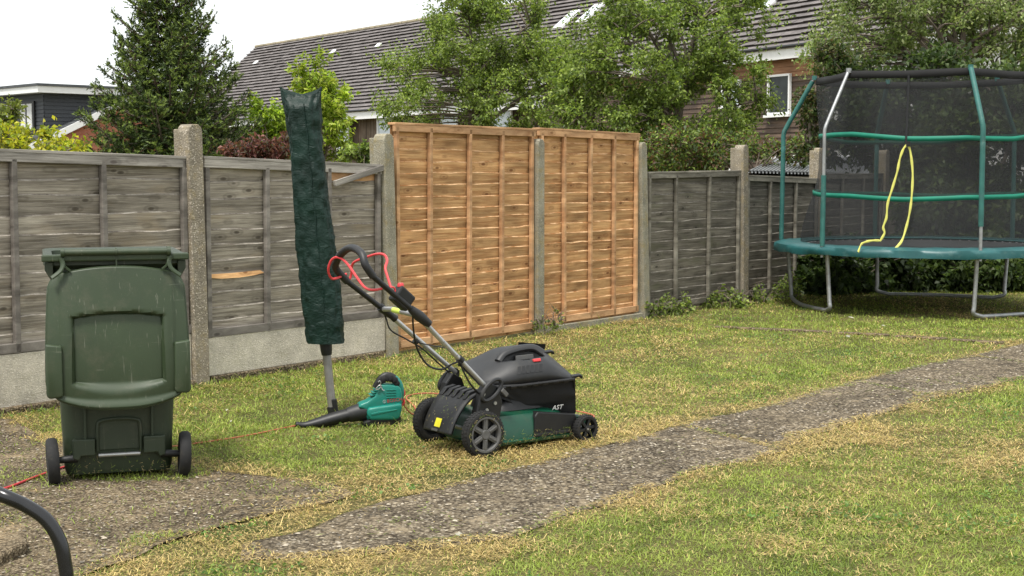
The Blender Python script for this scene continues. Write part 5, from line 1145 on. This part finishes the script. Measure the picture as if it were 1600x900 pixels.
# laurel and scrub behind and under the trampoline
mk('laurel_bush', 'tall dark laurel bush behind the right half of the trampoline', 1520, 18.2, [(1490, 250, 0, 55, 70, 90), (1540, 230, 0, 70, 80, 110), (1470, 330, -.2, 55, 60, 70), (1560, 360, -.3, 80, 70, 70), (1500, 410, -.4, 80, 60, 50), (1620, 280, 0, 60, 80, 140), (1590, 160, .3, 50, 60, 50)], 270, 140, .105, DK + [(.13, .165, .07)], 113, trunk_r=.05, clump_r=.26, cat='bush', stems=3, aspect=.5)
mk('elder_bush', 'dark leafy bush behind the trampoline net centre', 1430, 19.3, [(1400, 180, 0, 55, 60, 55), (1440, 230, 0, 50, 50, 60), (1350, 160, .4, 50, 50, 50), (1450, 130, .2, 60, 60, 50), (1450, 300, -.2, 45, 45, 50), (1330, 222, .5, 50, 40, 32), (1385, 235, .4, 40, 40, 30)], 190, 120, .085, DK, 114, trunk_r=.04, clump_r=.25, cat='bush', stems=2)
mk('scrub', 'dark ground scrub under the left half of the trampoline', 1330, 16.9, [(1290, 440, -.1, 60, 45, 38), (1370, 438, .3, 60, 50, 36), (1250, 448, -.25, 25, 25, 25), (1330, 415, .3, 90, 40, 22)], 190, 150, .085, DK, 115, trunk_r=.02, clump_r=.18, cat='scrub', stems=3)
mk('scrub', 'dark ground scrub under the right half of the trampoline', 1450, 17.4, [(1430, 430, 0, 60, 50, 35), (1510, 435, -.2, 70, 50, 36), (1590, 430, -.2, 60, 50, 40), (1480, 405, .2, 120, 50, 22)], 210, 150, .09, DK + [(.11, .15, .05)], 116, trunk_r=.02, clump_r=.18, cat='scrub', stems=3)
mk('fence_weeds', 'leafy weeds along the foot of the dark fence panel left of the trampoline', 1170, 15.5, [(1130, 472, -.5, 40, 30, 12), (1190, 470, .1, 40, 35, 16), (1225, 455, .6, 22, 25, 26), (1075, 484, -1.1, 30, 25, 7)], 44, 50, .045, G1, 117, trunk_r=.008, clump_r=.11, cat='weeds', stems=2)
mk('fence_weeds', 'small leafy weeds at the foot of the last orange panel post', 1015, 13.85, [(1020, 488, .05, 22, 14, 10), (1045, 480, .3, 16, 14, 14)], 16, 40, .04, G1, 118, trunk_r=.005, clump_r=.07, cat='weeds')
mk('fence_weeds', 'small weeds at the foot of the post between the orange panels', 845, 12.35, [(842, 508, 0, 10, 12, 8), (872, 485, .25, 3, 4, 16), (866, 506, .1, 12, 10, 6)], 11, 24, .026, G1, 119, trunk_r=.004, clump_r=.05, cat='weeds')

# --- spruce
def spruce():
    rng = np.random.default_rng(201); rr = random.Random(201); Y = 19.0; b = at(268, 400, Y); H = 4.55
    t = thing('spruce_tree', 'tall dark green spruce behind the fence between the brick house and the tiled roof', 'tree', (b.x, b.y, 0))
    m = MB(); m.tube([(0, 0, 0), (.02, 0, H * .5), (0, 0, H)], [.11, .06, .01], 8)
    P, D, S = [], [], []
    z = .55; lev = 0
    while z < H - .1:
        f = (H - z) / H; Rmax = 1.72 * f ** .95 + .04; n = 11 if f > .3 else 8
        for k in range(n):
            a = 2 * math.pi * (k + rr.random() * .8) / n + lev * 1.3; Lb = Rmax * rr.uniform(.68, 1.10); 
            if rr.random() < .10: Lb *= .6
            dirh = Vector((math.cos(a), math.sin(a), 0)); ri = rr.uniform(.05, .30) + .25 * (1 - f)
            pts = [Vector((0, 0, z)), dirh * Lb * .5 + Vector((0, 0, z - .03 * Lb)), dirh * Lb + Vector((0, 0, z + ri * Lb))]
            ln = spline(pts, 5); m.tube(ln, [.018 * (1 - .8 * i / (len(ln) - 1)) * (.4 + f) + .003 for i in range(len(ln))], 4)
            ns = int(42 * Lb + 10)
            for q in range(ns):
                u = rr.uniform(.18, 1.0); kk = u * (len(ln) - 1); i = min(int(kk), len(ln) - 2); p = ln[i].lerp(ln[i + 1], kk - i); tang = (ln[i + 1] - ln[i]).normalized()
                side = Vector((-tang.y, tang.x, 0)).normalized() * rr.choice((-1, 1)); wdt = (.10 + .26 * (1 - u)) * rr.uniform(.35, 1.15) * (.5 + .7 * f)
                tipp = p + side * wdt + tang * wdt * .75 + Vector((0, 0, rr.uniform(-.10, .10))); nseg = max(1, int((tipp - p).length / .07))
                for s in range(nseg):
                    c = p.lerp(tipp, (s + .6) / nseg); P.append(c); D.append((tipp - p).normalized() + Vector((rr.gauss(0, .25), rr.gauss(0, .25), rr.gauss(.1, .25)))); S.append(1.0 if s == nseg - 1 else 0.0)
            for q in range(3): P.append(ln[-1]); D.append((ln[-1] - ln[-2]).normalized() + Vector((rr.gauss(0, .35), rr.gauss(0, .35), rr.gauss(.15, .3)))); S.append(1.0)
        z += .125 + .04 * f; lev += 1
    for q in range(10): P.append(Vector((0, 0, H - .02 * q))); D.append(Vector((rr.gauss(0, .4), rr.gauss(0, .4), 1))); S.append(1.0)
    m.build('trunk', MAT['bark'], t, smooth=True)
    P, D, S = np.array(P), np.array(D), np.array(S); D /= np.linalg.norm(D, axis=1)[:, None]; n = len(P); K = 13
    # each shoot: K needles combed forward round its axis
    L = rng.uniform(.07, .12, n); ax_ = np.repeat(D, K, 0); org = np.repeat(P, K, 0) + ax_ * (np.repeat(L, K) * rng.uniform(-.5, .5, n * K))[:, None]
    rad = rdir(n * K, rng); rad -= (rad * ax_).sum(1)[:, None] * ax_; rad /= np.linalg.norm(rad, axis=1)[:, None] + 1e-9
    nd = ax_ * .75 + rad * .66; nl = rng.uniform(.026, .046, n * K)[:, None]; sd_ = np.cross(nd, rad) * .010
    V = np.stack([org - sd_, org + sd_, org + nd * nl], 1).reshape(-1, 3); F = np.arange(n * K * 3).reshape(-1, 3)
    new = np.repeat(S * (rng.random(n) < .55), K)[:, None]
    col = (np.array([.042, .070, .014]) * (1 - new) + np.array([.16, .22, .040]) * new) * rng.uniform(.6, 1.4, n * K)[:, None]
    brown = rng.random(n) < .05; col[np.repeat(brown, K)] = (.07, .045, .025)
    link('crown', np_mesh('crown', V, F, MAT['needle'], np.repeat(col, 3, 0)), t)
    print('spruce needles', n * K)
spruce()
# fallen petals, leaves and paper scraps on the lawn
def scraps():
    rng = np.random.default_rng(5); pts = [(380, 786, 0), (700, 662, 0)]
    px_ = [(500, 682), (361, 668), (715, 850), (500, 850), (1330, 502), (1250, 500), (1290, 500), (1325, 532), (1345, 532), (1425, 560), (1562, 510), (1380, 515), (747, 783), (720, 848), (355, 650), (860, 690), (1110, 498), (1000, 512)]
    V, F, col = [], [], []
    for x, y in px_:
        p = gp(x, y); a = rng.uniform(0, 6.28); s = rng.uniform(.012, .024) * (1.4 if y < 560 else 1); d = np.array([math.cos(a), math.sin(a), .2]); e = np.array([-math.sin(a), math.cos(a), .1]); c = np.array([p.x, p.y, .035]); i = len(V)
        V += [c - d * s, c + e * s * .6, c + d * s, c - e * s * .6 + [0, 0, .008]]; F.append((i, i + 1, i + 2, i + 3)); col += [np.array([.7, .68, .58]) * rng.uniform(.6, 1.1)] * 4
    tag(link('petal_litter', np_mesh('petal_litter', np.array(V), np.array(F), MAT['leaf'], np.array(col))), 'pale petals and scraps scattered over the lawn', 'litter', kind='stuff')
scraps()
def clover():
    rng = np.random.default_rng(77); n = 60000; y = rng.uniform(4.6, 15, n) ; x = rng.uniform(-.4, .42, n) * y
    k = (vnoise(x, y, 2.1, 61) > .62) & (vnoise(x, y, 8., 62) > .5) & (fdist(x, y) > .1) & ~inside(x, y, PATHPOLY) & ~inside(x, y, PATIO); x, y = x[k], y[k]; n = len(x)
    D = rdir(n, rng) * [1, 1, .25]; D /= np.linalg.norm(D, axis=1)[:, None]; P = np.stack([x, y, rng.uniform(.010, .030, n)], 1)
    col = palette(n, rng, [(.12, .22, .05), (.17, .28, .07), (.09, .16, .04)]); tag(link('clover', leaves_mesh('clover', P, D, col, .017, rng, .8, 'leaf', .1)), 'patches of small broad leaved clover and weeds in the lawn', 'clover', kind='stuff')
clover()

def clippings(parent, n, fn, seed, name='grass_clippings'):
    rng = np.random.default_rng(seed); V, F, col = [], [], []
    for i in range(n):
        p, nrm = fn(rng); p = np.array(p); d = rdir(1, rng)[0]; d -= d @ nrm * nrm; d /= np.linalg.norm(d) + 1e-9; e = np.cross(nrm, d); l, w_ = rng.uniform(.006, .022), rng.uniform(.0009, .0018); k = len(V)
        V += [p - e * w_, p + e * w_, p + d * l + nrm * .002]; F.append((k, k + 1, k + 2)); c = np.array([.20, .26, .06]) if rng.random() < .6 else np.array([.5, .4, .2]); col += [c * rng.uniform(.5, 1.1)] * 3
    o = link(name, np_mesh(name, np.array(V), np.array(F), MAT['grass'], np.array(col)), parent); o['kind'] = 'stuff'
clippings(mw, 170, lambda r: ((r.uniform(.08, .60), -.2235, .045 + .05 * r.random() ** 2), np.array([0, -1., 0])), 301)
clippings(mw, 45, lambda r: ((lambda t, y: (sp[int(t * (len(sp) - 2))][0] - .004, y, sp[int(t * (len(sp) - 2))][1] + .004))(r.uniform(.3, .97), r.uniform(-.15, .1)), np.array([-.8, 0, .6])), 302)
clippings(mw, 70, lambda r: ((lambda a, q: (q * math.cos(a), -.2765, .1125 + q * math.sin(a)))(r.uniform(0, 6.28), r.uniform(.09, .105)), np.array([0, -1., 0])), 303)
clippings(bn, 110, lambda r: ((r.uniform(-.21, .21), -.0135, .04 + .12 * r.random() ** 2), np.array([0, -1., 0])), 304)
